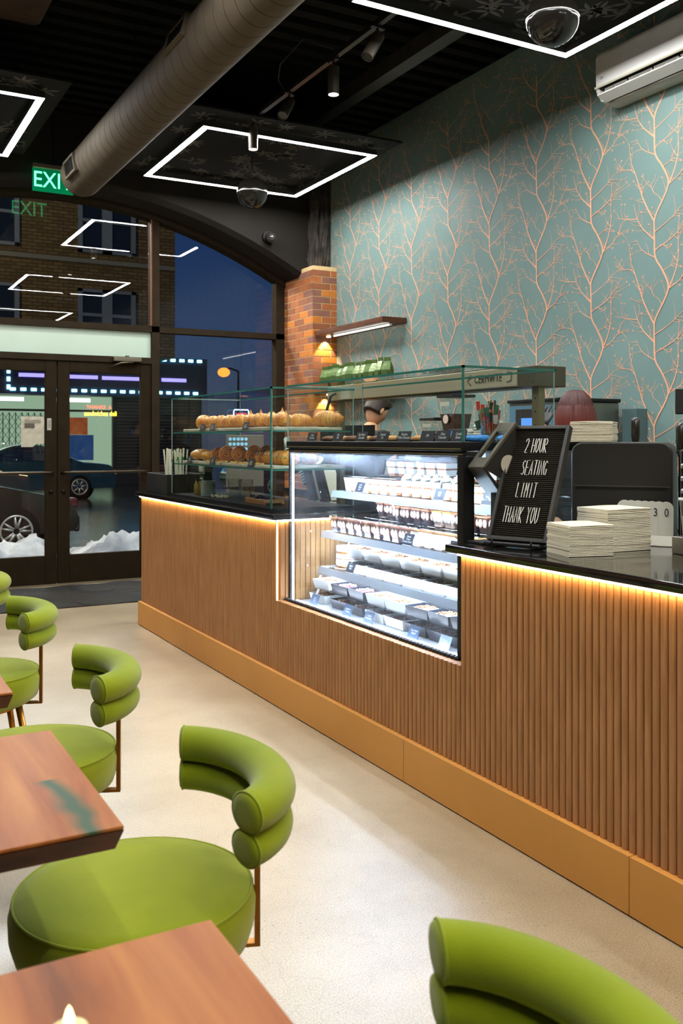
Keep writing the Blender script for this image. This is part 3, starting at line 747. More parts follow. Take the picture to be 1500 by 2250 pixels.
def bands():
    m = M_CRO; t = m.node_tree; n = t.nodes; l = t.links; bs = n['Principled BSDF']
    tc_ = n.new('ShaderNodeTexCoord'); wv = n.new('ShaderNodeTexWave'); wv.bands_direction = 'Y'; wv.inputs['Scale'].default_value = 24; wv.inputs['Distortion'].default_value = 7; wv.inputs['Detail'].default_value = 3; wv.inputs['Detail Scale'].default_value = 2
    l.new(tc_.outputs['Object'], wv.inputs[0]); rp = n.new('ShaderNodeValToRGB'); l.new(wv.outputs['Fac'], rp.inputs[0])
    rp.color_ramp.elements[0].position = .12; rp.color_ramp.elements[0].color = (.50,.34,.20,1); rp.color_ramp.elements[1].position = .55; rp.color_ramp.elements[1].color = (1.1,1.08,1.0,1)
    src = bs.inputs['Base Color'].links[0].from_socket; mx = n.new('ShaderNodeMix'); mx.data_type = 'RGBA'; mx.blend_type = 'MULTIPLY'; mx.inputs[0].default_value = .5
    l.new(src, mx.inputs[6]); l.new(rp.outputs[0], mx.inputs[7]); l.new(mx.outputs[2], bs.inputs['Base Color'])
bands()
M_CROL = mat('almond_dusting', srgb(238,200,140), .7, col2=srgb(214,160,92), vscale=60, bump=.6, bscale=80)
M_CHOC = mat('chocolate_drizzle', srgb(86,42,18), .35, var=.2)
def croissant_mesh(seed=1, top=None, crumbs=False):
    g = random.Random(seed); root = thing('croissant', 'x', 'croissant', (0,0,-50), 0, 'croissants')
    b = MB(); n = 34; pts = []; rad = []
    for i in range(n):
        t = i/(n-1); a = (t-.5)*2.3
        pts.append((.048*math.cos(a)-.048, .072*math.sin(a)*1.0, .030))
        e = math.sin(math.pi*min(max(t*.94+.03,0),1))**.75
        seg = abs(math.sin(t*math.pi*6.5)); rad.append(.008+.030*e*(.86+.16*seg))
    b.tube(pts, rad, 14, squash=.92, up=Vector((0,0,1)))
    for v in b.bm.verts: v.co.z = max(v.co.z, 0.0); v.co += Vector((g.uniform(-1,1),g.uniform(-1,1),g.uniform(-.6,.6)))*.0010
    b.build('crust', M_CRO, root, smooth=True)
    if top == 'peak':
        MB().lathe([(.016,.052),(.013,.062),(.006,.07),(.0,.084)], n=10, c=(0,0,0)).build('cream_peak', mat('caramel_cream', srgb(206,134,60), .5, var=.2), root, smooth=True)
    if top == 'almond':
        b = MB()
        for k in range(36):
            a = g.uniform(-1,1); b.sphere((.048*math.cos(a)-.050+g.uniform(-.015,.012), .066*math.sin(a), .054+g.uniform(-.006,.006)), .006, .004, .002, n=5, m=3)
        b.build('almond_flakes', M_CROL, root)
    if top == 'drizzle':
        b = MB()
        for k in range(7):
            yv = -.05+.017*k; b.tube([(-.034,yv,.052),(-.01,yv+.004,.064),(.02,yv,.056),(.034,yv-.003,.04)], .0022, 5)
        b.build('chocolate_drizzle', M_CHOC, root)
    if top == 'filled':
        b = MB(); b.tube([(.0,-.05,.03),(.028,-.02,.034),(.03,.02,.034),(.0,.05,.03)], .009, 8); b.build('filling', mat('pistachio_cream', srgb(176,150,70), .5, var=.2), root, smooth=True)
    return root
def roll_mesh():
    root = thing('spiral_pastry', 'x', 'pastry', (0,0,-50), 0, 'spiral pastries'); b = MB(); pts = []; rr = []
    # puffed roll lying on its side, spiral end faces the glass
    for k in range(64):
        t = k/63; a = t*math.pi*6.6; r = .008+.036*t
        pts.append((-.030, r*math.cos(a), .047+r*math.sin(a)))
    b.tube(pts, .0058, 6); b.build('spiral_layers', mat('spiral_layers', srgb(178,104,40), .45, col2=srgb(226,156,74), vscale=30, bump=.4), root, smooth=True)
    MB().cyl((-.028,0,.047),(.045,0,.047),.046,.042,n=24).build('crust', M_CRO, root, smooth=True, bevel=.006)
    return root
def loaf_mesh():
    root = thing('chocolate_bread', 'x', 'pastry', (0,0,-50), 0, 'chocolate bread rolls'); b = MB(); n = 14; rings = []
    for i in range(n):
        t = i/(n-1); yy = -.062+.124*t; k = math.sin(math.pi*(t*.8+.1))**.5
        rings.append([b.v((.042*k*math.cos(a), yy, .032+.033*k*math.sin(a)*(1 if math.sin(a)>0 else .95)*(1+.05*math.sin(t*28)))) for a in [2*math.pi*q/14 for q in range(14)]])
    b.loft(rings); b.build('crust', M_CRO, root, smooth=True)
    return root
crs = [croissant_mesh(1,'almond'), croissant_mesh(2), croissant_mesh(3,'peak'), croissant_mesh(4,'filled'), croissant_mesh(5,'drizzle')]
rolls = roll_mesh(); loaf = loaf_mesh()
used = set()
def put(src, loc, rot, label, group=None, scale=None):
    if src.name not in used:
        used.add(src.name); src.location = loc; src.rotation_euler = (0,0,rot); src['label'] = label
        if group: src['group'] = group
        if scale: src.scale = (scale,)*3 if not hasattr(scale,'__len__') else scale
        return src
    return dup(src, loc, rot, label, group, scale)
T1, T2 = S1+.0202, S2+.0202
gt = 'croissants on the upper pastry shelf'; gb = 'pastries on the lower pastry shelf'
for k,(yy, ki, lb) in enumerate(((6.06,0,'large almond croissant at the window end of the upper shelf'),(5.86,1,'plain croissant beside the almond croissant on the upper shelf'),(5.71,1,'plain golden croissant in the middle of the window-end upper board'),(5.56,1,'plain croissant at the near edge of the window-end upper board'),
     (5.39,1,'small croissant at the start of the near upper board'),(5.24,2,'first cream peaked croissant on the near upper board'),(5.09,2,'second cream peaked croissant on the near upper board'),(4.94,2,'cream peaked croissant behind the glass case corner on the upper shelf'),(4.79,2,'cream peaked croissant nearest the counter corner on the upper shelf'))):
    put(crs[ki], (2.26, yy, T1), R(180+rnd.choice((-1,1))*rnd.uniform(10,45)), lb, gt, (1.15,1.1,1.35) if ki != 0 else (1.4,1.35,1.5))
for k,(yy, ki) in enumerate(((6.0,0),(5.78,1),(5.60,1),(5.34,2),(5.16,2),(4.98,0))):
    put(crs[ki], (2.46, yy, T1), R(180+rnd.uniform(-40,40)), 'croissant in the back row of the upper pastry shelf', gt+', back row', (1.15,1.1,1.3))
put(crs[0], (2.53, 4.76, T1), R(215), 'almond croissant at the back corner of the upper shelf against the brick pillar', gt, (1.35,1.3,1.5))
put(loaf, (2.25,6.07,T2), R(30), 'golden bread roll at the window end of the lower shelf', gb, (1.3,1.2,1.25))
put(loaf, (2.26,5.90,T2), R(50), 'golden bread roll beside the first spiral pastry on the lower shelf', gb, (1.2,1.1,1.15))
put(rolls, (2.25,5.75,T2), R(66), 'first spiral pastry from the window on the lower shelf', gb, 1.0)
put(rolls, (2.24,5.58,T2), R(70), 'dark spiral pastry second from the window on the lower shelf', gb, 1.12)
put(rolls, (2.25,5.39,T2), R(64), 'large spiral pastry at the start of the near lower board', gb, 1.12)
put(rolls, (2.27,5.23,T2), R(72), 'spiral pastry beside the filled croissants on the lower shelf', gb, 1.0)
for yy, ki, lb in ((5.09,4,'chocolate drizzled croissant next to the last spiral pastry on the lower shelf'),(4.96,4,'chocolate drizzled croissant in the middle of the near lower board'),(4.84,3,'filled croissant seen past the glass corner on the lower shelf'),(4.75,3,'filled croissant nearest the refrigerated case on the lower shelf')):
    put(crs[ki], (2.27, yy, T2), R(180+rnd.choice((-1,1))*rnd.uniform(10,40)), lb, gb, (1.15,1.05,1.3))
for yy, s_ in ((6.0,loaf),(5.82,loaf),(5.64,rolls),(5.44,rolls),(5.24,crs[4]),(5.04,crs[4]),(4.86,crs[3])):
    put(s_, (2.46, yy, T2), R(180 if s_ not in (loaf,rolls) else 66), 'golden pastry in the back row of the lower pastry shelf', gb+', back row', 1.15)
b = MB()
for k in range(150): b.sphere((rnd.uniform(2.168,2.205), rnd.uniform(4.9,5.78), T2+.004), rnd.uniform(.004,.008), n=5, m=3)
o = b.build('crumble', mat('crumble_topping', srgb(228,184,98), .8, var=.2)); tag(o, 'loose golden crumble in front of the spiral pastries', 'crumble', kind='stuff')

# chalk cards
def card(x, y, z, txt, label, w_=.075, h=.05, head=-90, tilt=18, size=.014, grp='chalk price cards', m=None, mt=None):
    r = thing('chalk_card', label, 'price card', (x,y,z), R(head), grp)
    M = Matrix.Rotation(R(-tilt), 4, 'X')
    MB().box(-w_/2,w_/2,-.0012,.0012,0,h,M).build('card', m or M_CARD, r)
    F = M @ frame((0,-.0018,h*.52),(1,0,0),(0,0,1))
    if txt: text('lettering', txt, size, mt or M_CHALK, r, F, sx=.8, depth=.0001, shear=.25, ls=.85)
    return r
gcp = 'chalk cards in the pastry display'
card(2.150,5.80,S1+.004,'Plain','blank dark card in front of the first plain croissant, upper shelf', head=-90, grp=gcp)
card(2.150,5.62,S1+.004,'Plain\nCroissant','chalk card for the plain croissants on the upper shelf', grp=gcp)
card(2.150,5.08,S1+.004,'Lotus\nCroissant','chalk card below the cream peaked croissants', grp=gcp)
card(2.150,6.05,S2+.004,'Bread\nRoll','chalk card at the window end of the lower shelf', grp=gcp)
card(2.150,5.62,S2+.004,'Choco\nSwirl','chalk card below the dark spiral pastry', grp=gcp)
card(2.150,5.00,S2+.004,'Filled\nCroissant','chalk card below the drizzled croissants on the lower shelf', grp=gcp)

# ---------- things on the worktop beneath the pastry shelves ----------
M_CLEAR = glass('clear_plastic', tint=(.92,.93,.92), refl=1.6)
def clear_cup(x, y, z, h, r0, r1, label, grp=None):
    o = MB().lathe([(0,0),(r0,0),(r1,h),(r1+.003,h),(r1+.003,h-.004)], n=20).build('clear_cup', M_CLEAR, None, smooth=True, fix=False, loc=(x,y,z)); tag(o, label, 'cup', grp); return o
Z0 = 1.0205
bag = thing('coffee_pouch', 'dark green pouch with a round pale label at the window end of the pastry display', 'coffee bag', (2.33,6.20,Z0), R(-90))
MB().box(-.06,.06,-.03,.03,0,.15).build('pouch', mat('pouch_green', srgb(38,66,40), .4, var=.15), bag, bevel=.012)
MB().box(-.058,.058,-.031,.031,.151,.195).build('white_band', mat('pouch_white', srgb(200,206,190), .5), bag, bevel=.004)
MB().cyl((-.0,-.0308,.085),(-.0,-.0325,.085),.032,n=24).build('label_disc', mat('label_cream', srgb(206,200,160), .5), bag)
for k,(yy,c) in enumerate(((6.13,srgb(160,138,60)),(6.06,srgb(134,112,50)))):
    q = thing('syrup_bottle', ('gold labelled short bottle next to the green pouch','gold labelled short bottle next to the stack of lids')[k], 'bottle', (2.24,yy,Z0))
    MB().lathe([(0,0),(.02,0),(.021,.01),(.021,.07),(.012,.085),(.010,.095),(0,.095)], n=18).build('bottle_body', mat('gold_bottle%d'%k, c, .3, metal=.5, var=.1), q, smooth=True)
    MB().cyl((0,0,.095),(0,0,.107),.012,n=14).build('cap', M_BLKPLAST, q)
for k in range(11):
    o = MB().lathe([(.0,.0),(.046,.0),(.050,.004),(.050,.007),(.044,.0065)], n=24).build('plastic_lid', mat('frosted_lid', srgb(196,208,196), .25, trans=.4), None, smooth=True, loc=(2.25+.001*math.sin(k*3),5.94,Z0+.0095*k))
    tag(o, 'clear plastic lid in the stack beneath the lower pastry shelf', 'lid', 'stack of clear lids')
o = MB(); g=random.Random(9)
for k in range(60): o.sphere((2.26+g.uniform(-.05,.05),5.74+g.uniform(-.09,.09),Z0+.004+g.uniform(0,.01)),.006,n=5,m=3)
tag(o.build('wrapped_sweets', mat('sweets', srgb(214,206,170), .4, var=.2)), 'scattered small pale wrapped sweets beneath the pastry shelf', 'sweets', kind='stuff')
clear_cup(2.27,5.52,Z0,.13,.033,.047,'clear plastic cup under the lower pastry shelf, nearer the window','clear cups under the pastry shelf')
clear_cup(2.29,5.39,Z0,.13,.033,.047,'clear plastic cup beside the wooden tray under the pastry shelf','clear cups under the pastry shelf')
wtray = thing('wooden_tray', 'small wooden tray with dark wrapped chocolates under the pastry shelf', 'tray', (2.26,5.06,Z0))
MB().box(-.05,.07,-.14,.14,0,.012).box(-.055,-.045,-.14,.14,0,.032).box(.065,.075,-.14,.14,0,.032).box(-.045,.065,-.14,-.13,0,.032).box(-.045,.065,.13,.14,0,.032).build('tray_body', mat('tray_wood', srgb(150,104,60), .5, var=.12), wtray, bevel=.003)
for k in range(10):
    g = random.Random(k+40); o = MB().box(-.016,.016,-.011,.011,0,.014,Matrix.Rotation(g.uniform(-.4,.4),4,'Z') @ Matrix.Rotation(g.uniform(-.5,.5),4,'X')).build('wrapped_chocolate', mat('choc_wrap_%d'%(k%3), ((.02,.015,.03),(.05,.03,.02),(.12,.10,.06))[k%3], .25, metal=.3), None, bevel=.004, loc=(2.235+.03*(k%3),4.96+.022*k,Z0+.026+.008*(k%2)))
    tag(o, 'dark wrapped chocolate piled in the wooden tray', 'chocolate', 'chocolates in the wooden tray')
b = MB(); g=random.Random(8)
for k in range(14):
    a = g.uniform(0,6.28); b.tube([(0,0,0),(.02*math.cos(a),.02*math.sin(a),.05),(.05*math.cos(a+.3),.05*math.sin(a+.3),.10+g.uniform(-.02,.02))], .0012, 4)
tag(b.build('dried_twigs', mat('twig_tan', srgb(176,142,92), .7, var=.2), None, loc=(2.245,5.235,Z0)), 'small spray of dried tan twigs beside the wooden tray', 'dried flowers')
# straw caddy at the window end
sc_ = thing('straw_caddy', 'low open black box at the window end of the counter', 'caddy', (2.12,6.42,1.005))
MB().box(0,.30,0,.012,0,.145).box(0,.30,.47,.482,0,.145).box(0,.012,.012,.47,0,.145).box(.288,.30,.012,.47,0,.145).box(.012,.288,.012,.47,0,.008).build('box_walls', M_BLKPLAST, sc_, bevel=.002, seg=1)
M_STRAW = mat('paper_straw_wrap', srgb(222,220,196), .7, var=.05); M_GRN = mat('straw_green_print', srgb(50,130,70), .7)
for k in range(26):
    g = random.Random(k+100); x, y = 2.20+.035*(k%4)+g.uniform(-.008,.008), 6.585+.012*(k//4)*1.6+g.uniform(-.004,.004)
    ln = .30+g.uniform(-.015,.025); tl = Vector((g.uniform(-.02,.02),g.uniform(-.02,.02),0))
    b = MB(); b.use(M_STRAW).cyl((0,0,0),(tl.x,tl.y,ln*.72),.0055,n=8); b.use(M_GRN if k%2 else M_STRAW).cyl((tl.x,tl.y,ln*.72),(tl.x*1.1,tl.y*1.1,ln*.80),.0056,n=8); b.use(M_STRAW).cyl((tl.x*1.1,tl.y*1.1,ln*.80),(tl.x*1.4,tl.y*1.4,ln),.0055,n=8)
    tag(b.build('paper_straw', None, None, loc=(x,y,1.0135)), 'paper wrapped straw with green print in the black caddy', 'straw', 'paper straws in the black caddy')

# ================= REFRIGERATED CASE =================
CX0, CX1, CY0, CY1 = 2.145, 2.86, 2.915, 4.465; CZ0, CZ1 = .53, 1.392
rc = thing('refrigerated_case', 'black framed refrigerated glass case glowing cool white in the counter', 'refrigerated case', (0,0,0))
f = MB(); f.use(M_BLKMETAL)
f.box(CX0-.012, CX1, CY0-.01, CY1+.006, 1.355, CZ1)                      # top slab
f.box(CX0-.002, CX0+.02, CY0, CY1, 1.335, 1.355)
f.box(CX0, CX0+.03, CY1-.012, CY1+.004, CZ0, 1.335)                      # left front post
f.box(CX0-.004, CX0+.05, CY0-.008, CY0+.035, CZ0, 1.335)                 # right front post
f.box(CX1-.04, CX1, CY0-.008, CY0+.03, CZ0, 1.335); f.box(CX1-.04, CX1, CY1-.03, CY1+.004, CZ0, 1.335)
f.box(CX0-.004, CX0+.02, CY0, CY1, CZ0-.03, CZ0+.012)
f.box(CX0, CX1, CY0, CY1, .02, CZ0-.03)
f.build('frame', None, rc, bevel=.003, seg=1)
g = MB(); g.use(mat('gold_trim', srgb(170,158,112), .3, metal=.7)); g.box(CX0-.0145,CX0-.012,CY0+.0,CY1,1.362,1.366); g.box(CX0-.0045,CX0-.002,CY0+.0,CY1,1.341,1.345); g.build('trim_line', None, rc)
def fogged():
    m = bpy.data.materials.new('fogged_case_pane'); m.use_nodes = True; t = m.node_tree; n = t.nodes; l = t.links; base = M_GLASS.node_tree
    t.nodes.clear(); o = n.new('ShaderNodeOutputMaterial'); tr = n.new('ShaderNodeBsdfTransparent'); tr.inputs[0].default_value = (.94,.97,1,1); gl = n.new('ShaderNodeBsdfGlossy'); gl.inputs['Roughness'].default_value = 0.0
    fr = n.new('ShaderNodeFresnel'); ge = n.new('ShaderNodeNewGeometry'); mi = n.new('ShaderNodeMix'); mi.data_type = 'FLOAT'; mi.inputs[2].default_value = 1.45; mi.inputs[3].default_value = 1/1.45
    l.new(ge.outputs['Backfacing'], mi.inputs[0]); l.new(mi.outputs[0], fr.inputs[0])
    tl_ = n.new('ShaderNodeBsdfTranslucent'); tl_.inputs[0].default_value = (.80,.88,1,1); df = n.new('ShaderNodeBsdfDiffuse'); df.inputs[0].default_value = (.80,.88,1,1); hz = n.new('ShaderNodeMixShader'); hz.inputs[0].default_value = .35; l.new(tl_.outputs[0], hz.inputs[1]); l.new(df.outputs[0], hz.inputs[2])
    tc_ = n.new('ShaderNodeTexCoord'); mp = n.new('ShaderNodeMapping'); mp.inputs['Scale'].default_value = (1,.8,2.6); nz = n.new('ShaderNodeTexNoise'); nz.inputs['Scale'].default_value = 2.2; nz.inputs['Detail'].default_value = 6; l.new(tc_.outputs['Object'], mp.inputs[0]); l.new(mp.outputs[0], nz.inputs[0])
    rp = n.new('ShaderNodeMapRange'); rp.inputs[1].default_value = .38; rp.inputs[2].default_value = .72; rp.inputs[3].default_value = .015; rp.inputs[4].default_value = .13; l.new(nz.outputs['Fac'], rp.inputs[0])
    m1 = n.new('ShaderNodeMixShader'); l.new(rp.outputs[0], m1.inputs[0]); l.new(tr.outputs[0], m1.inputs[1]); l.new(hz.outputs[0], m1.inputs[2])
    m2 = n.new('ShaderNodeMixShader'); l.new(fr.outputs[0], m2.inputs[0]); l.new(m1.outputs[0], m2.inputs[1]); l.new(gl.outputs[0], m2.inputs[2]); l.new(m2.outputs[0], o.inputs[0]); return m
M_FOG = fogged()
b = MB(); b.face([b.v(p) for p in ((CX0,CY0+.03,CZ0),(CX0,CY1-.01,CZ0),(CX0,CY1-.01,1.336),(CX0,CY0+.03,1.336))]); b.build('front_pane', M_FOG, rc, fix=False)
b = MB(); b.face([b.v(p) for p in ((CX0+.05,CY0,CZ0),(CX1-.04,CY0,CZ0),(CX1-.04,CY0,1.336),(CX0+.05,CY0,1.336))]); b.build('side_pane', M_GLASS, rc, fix=False)
b = MB(); b.face([b.v(p) for p in ((CX0+.03,CY1,CZ0),(CX1-.04,CY1,CZ0),(CX1-.04,CY1,1.336),(CX0+.03,CY1,1.336))]); b.build('side_pane', M_GLASS, rc, fix=False)
b = MB(); b.face([b.v(p) for p in ((CX1-.01,CY0+.03,CZ0+.4),(CX1-.01,CY1-.03,CZ0+.4),(CX1-.01,CY1-.03,1.336),(CX1-.01,CY0+.03,1.336))]); b.build('rear_door', M_GLASS, rc, fix=False)
MB().box(CX1-.02, CX1-.005, CY0+.03, CY1-.03, CZ0, CZ0+.4).box(CX1-.03,CX1-.005,3.66,3.70,CZ0+.4,1.336).build('back_panel', mat('case_white_back', srgb(214,220,226), .35, var=.03), rc)
MB().box(CX0+.02, CX1-.02, CY0+.02, CY1-.012, CZ0-.03, CZ0+.015).build('deck', mat('case_steel_deck', (.66,.70,.76), .3, metal=.3, var=.05), rc)
M_CASELED = emitter('case_led', (.64,.80,1.0), CASE_POWER)
MB().box(CX0+.012, CX0+.020, CY1-.024, CY1-.014, CZ0+.02, 1.325).build('led_tube', emitter('case_led_side', (.78,.86,1.0), 6.0), rc)
MB().box(CX0+.04, CX0+.055, CY0+.06, CY1-.06, 1.340, 1.350).build('led_tube', M_CASELED, rc)
MB().box(CX0+.022, CX0+.030, CY0+.05, CY1-.04, CZ0+.017, CZ0+.023).build('led_tube', emitter('case_led_floor', (.74,.85,1.0), 30.0), rc)
# louvre strip below the glass and pale top ends of the low ribs
b = MB(); n = 62
for k in range(n):
    yy = CY0+(CY1-CY0)*k/n; b.lathe([(0,0),(.011,0),(.013,.008),(.011,.016),(0,.016)], c=(CX0-.020,yy+.0125,.548), n=8)
b.build('louvre_strip', mat('grey_louvre', (.05,.05,.055), .25, metal=.5), rc, smooth=True)
M_SHELFST = mat('shelf_steel', (.58,.66,.76), .35, metal=.45)
def case_shelf(z, x0, tilt=0):
    b = MB(); b.use(glass('shelf_sheet', tint=(.93,.97,1.0), refl=1.0)); y0, y1 = CY0+.04, CY1-.075
    b.face([b.v(p) for p in ((x0,y0,z),(CX1-.05,y0,z),(CX1-.05,y1,z),(x0,y1,z))])
    b.use(M_SHELFST); b.prism([(x0-.012,z-.034),(x0-.004,z-.036),(x0+.004,z-.001),(x0-.004,z+.001)], y0, y1, 'y')
    b.prism([(x0,z-.012),(CX1-.05,z-.012),(CX1-.05,z-.001),(x0,z-.001)], y1-.006, y1, 'y'); b.prism([(x0,z-.012),(CX1-.05,z-.012),(CX1-.05,z-.001),(x0,z-.001)], y0, y0+.006, 'y')
    b.build('shelf', None, rc)
    MB().box(x0+.006, x0+.018, y0+.02, y1-.02, z-.022, z-.012).build('led_tube', M_CASELED, rc)
H1, H2, H3, H0 = 1.128, .915, .728, CZ0+.015
SX1, SX2, SX3 = 2.37, 2.31, 2.29
case_shelf(H1, SX1); case_shelf(H2, SX2); case_shelf(H3, SX3)
# glass box on top of the case
tb = glass_box('glass_top_case', 'low glass box on top of the refrigerated case', CX0-.005, 2.60, CY0-.005, CY1+.0, CZ1, 1.686)

# ---------- dessert cups ----------
M_CREAM = mat('white_cream', srgb(244,238,222), .55, var=.03)
M_CAKE = mat('cake_crumb', srgb(176,112,66), .8, col2=srgb(140,80,44), vscale=60, bump=.4)
M_CARA = mat('caramel_cream', srgb(206,134,60), .5)
M_MOUS = mat('chocolate_mousse', srgb(70,40,34), .45, var=.2, vscale=30)
M_BISC = mat('biscuit_pale', srgb(206,172,150), .6, var=.08)
M_CARSAUCE = mat('caramel_sauce', srgb(192,122,62), .35, var=.1)
M_LID = glass('dome_lid', tint=(.96,.97,.98), refl=1.8)
def sq(b, r0, r1, z0, z1):
    a = [b.v((x*r0,y*r0,z0)) for x,y in ((-1,-1),(1,-1),(1,1),(-1,1))]; c = [b.v((x*r1,y*r1,z1)) for x,y in ((-1,-1),(1,-1),(1,1),(-1,1))]
    b.loft([a,c])
def cup_square(kind):
    r = thing('dessert_cup', 'x', 'dessert cup', (0,0,-60), 0, 'dessert cups'); H = .078; rr = lambda z: .026+.012*z/H
    b = MB(); a = [b.v((x*.027,y*.027,0)) for x,y in ((-1,-1),(1,-1),(1,1),(-1,1))]; c = [b.v((x*.0395,y*.0395,H)) for x,y in ((-1,-1),(1,-1),(1,1),(-1,1))]
    b.loft([a,c], False); b.face(a); b.box(-.0415,.0415,-.0415,-.0395,H-.003,H).box(-.0415,.0415,.0395,.0415,H-.003,H)
    b.build('cup', M_LID, r, fix=False)
    lay = {'white': [(.001,.014,M_CAKE),(.014,.040,M_CREAM),(.040,.048,M_CAKE),(.048,.070,M_CREAM)],
           'brown': [(.001,.010,M_CAKE),(.010,.060,M_BISC),(.060,.070,M_CREAM)],
           'choc': [(.001,.018,mat('chocolate_base', srgb(52,36,40), .5)),(.018,.066,M_MOUS)],
           'lotus': [(.001,.022,M_BISC),(.022,.066,M_CREAM)]}[kind]
    for z0,z1,m in lay:
        b = MB(); sq(b, rr(z0)-.001, rr(z1)-.001, z0, z1); b.build('layer', m, r)
    if kind in ('choc','lotus'):
        b = MB()
        for s_ in range(4):
            M = Matrix.Rotation(s_*math.pi/2,4,'Z')
            for q in (-.014,.016): b.sphere((q, -.0335+.0, .042), .013, .004, .019, n=10, m=6, M=M)
        b.build('biscuit_pieces', mat('ladyfinger', srgb(222,190,168), .6) if kind=='choc' else M_CREAM, r, smooth=True)
        b = MB(); sq(b, .0365,.0372,.0662,.072); b.build('sauce_layer', mat('milk_chocolate', srgb(150,92,68), .35) if kind=='choc' else M_CARSAUCE, r)
    if kind == 'white':
        b = MB(); g = random.Random(4)
        for k in range(12): b.sphere((g.uniform(-.028,.028),g.uniform(-.028,.028),.071), .007,.006,.004, n=6,m=4)
        b.build('topping', M_CAKE, r)
    MB().box(-.042,.042,-.042,.042,H+.0005,H+.006).build('lid', M_LID, r, bevel=.003)
    return r
def cup_round():
    r = thing('whipped_cream_cup', 'x', 'dessert cup', (0,0,-60), 0, 'round cups'); H = .082
    MB().lathe([(0,0),(.028,0),(.036,H),(.038,H)], n=22).build('cup', M_LID, r, smooth=True, fix=False)
    for z0,z1,m in ((.001,.014,M_CAKE),(.014,.040,M_CREAM),(.040,.050,M_CAKE),(.050,.076,M_CREAM)):
        MB().lathe([(0,z0),(.0275+.0085*z0/H,z0),(.0275+.0085*z1/H,z1),(0,z1)], n=20).build('layer', m, r)
    b = MB(); pts = []; rad = []
    for k in range(40):
        t = k/39; a = t*math.pi*5; rr = .024*(1-t)**.8; pts.append((rr*math.cos(a), rr*math.sin(a), .080+.034*t)); rad.append(.011*(1-t*.75))
    b.tube(pts, rad, 8); b.build('cream_swirl', M_CREAM, r, smooth=True); return r
cw, cb, cc, cl_ = cup_square('white'), cup_square('brown'), cup_square('choc'), cup_square('lotus'); cr_ = cup_round()
YL = CY1-.12
def row(n, y0, x, z, kinds, label, grp, dy=.086, rot=0, sc=None):
    for k in range(n):
        kk = kinds[k % len(kinds)] if callable(kinds) is False else kinds(k)
        lb = label(k) if callable(label) else label
        put(kk, (x+rnd.uniform(-.003,.003), y0-dy*k, z), R(rnd.uniform(-4,4)+rot), lb, grp, sc)
# top shelf
z = H1+.001
row(2, YL-.06, SX1+.065, z, [cb], lambda k: ('caramel coloured layered cup at the window end of the top shelf','second caramel layered cup on the top shelf beside its card')[k], None)
row(4, YL-.06-.18, SX1+.065, z, [cw], 'clear cup layered with white cream and brown crumb in the top shelf front row', 'white layered cups, front of the top shelf')
row(6, YL-.06-.54, SX1+.062, z, [cr_], 'round cup with a whipped cream swirl in the front row of the top shelf', 'whipped cream cups', dy=.080)
row(5, YL-.06-1.03, SX1+.065, z, [cw], 'square white layered cup behind the right chalk cards of the top shelf', 'white layered cups, right end of the top shelf')
row(15, YL-.08, SX1+.155, z, [cw,cw,cb], 'layered cup in the second row of the top shelf', 'second row of cups on the top shelf', dy=.087)
row(15, YL-.08, SX1+.245, z, [cw], 'layered cup in the third row of the top shelf', 'third row of cups on the top shelf', dy=.087)
z2 = H1+.0865
row(6, YL-.36, SX1+.15, z2+.001, [cw], 'white layered cup stacked in the middle of the top shelf', 'stacked white cups, middle of the top shelf', dy=.087, sc=1.05)
row(3, YL-1.05, SX1+.10, z2+.001, [cw], 'large white layered cup stacked at the right end of the top shelf', 'stacked white cups, right end of the top shelf', dy=.09, sc=1.12)
# second shelf
z = H2+.001
row(9, YL-.02, SX2+.065, z, [cc], 'chocolate mousse cup with biscuit pieces in the front row of the second shelf', 'chocolate cups, front of the second shelf')
row(6, YL-.02-.78, SX2+.065, z, [cl_], 'white cream and caramel cup in the front row of the second shelf', 'caramel cups, front of the second shelf')
row(15, YL-.04, SX2+.155, z, [cc], 'chocolate mousse cup in the second row of the second shelf', 'second row of the second shelf', dy=.087)
row(15, YL-.04, SX2+.245, z, [cc], 'chocolate mousse cup in the third row of the second shelf', 'third row of the second shelf', dy=.087)
z2 = H2+.0865
row(2, YL-.22, SX2+.23, z2, [cc], 'chocolate cup stacked at the back left of the second shelf', 'stacked chocolate cups, back left')
row(9, YL-.50, SX2+.15, z2, [cc,cc,cc,cc,cl_,cl_], 'mousse cup stacked on the cups of the second shelf', 'stacked cups on the second shelf')
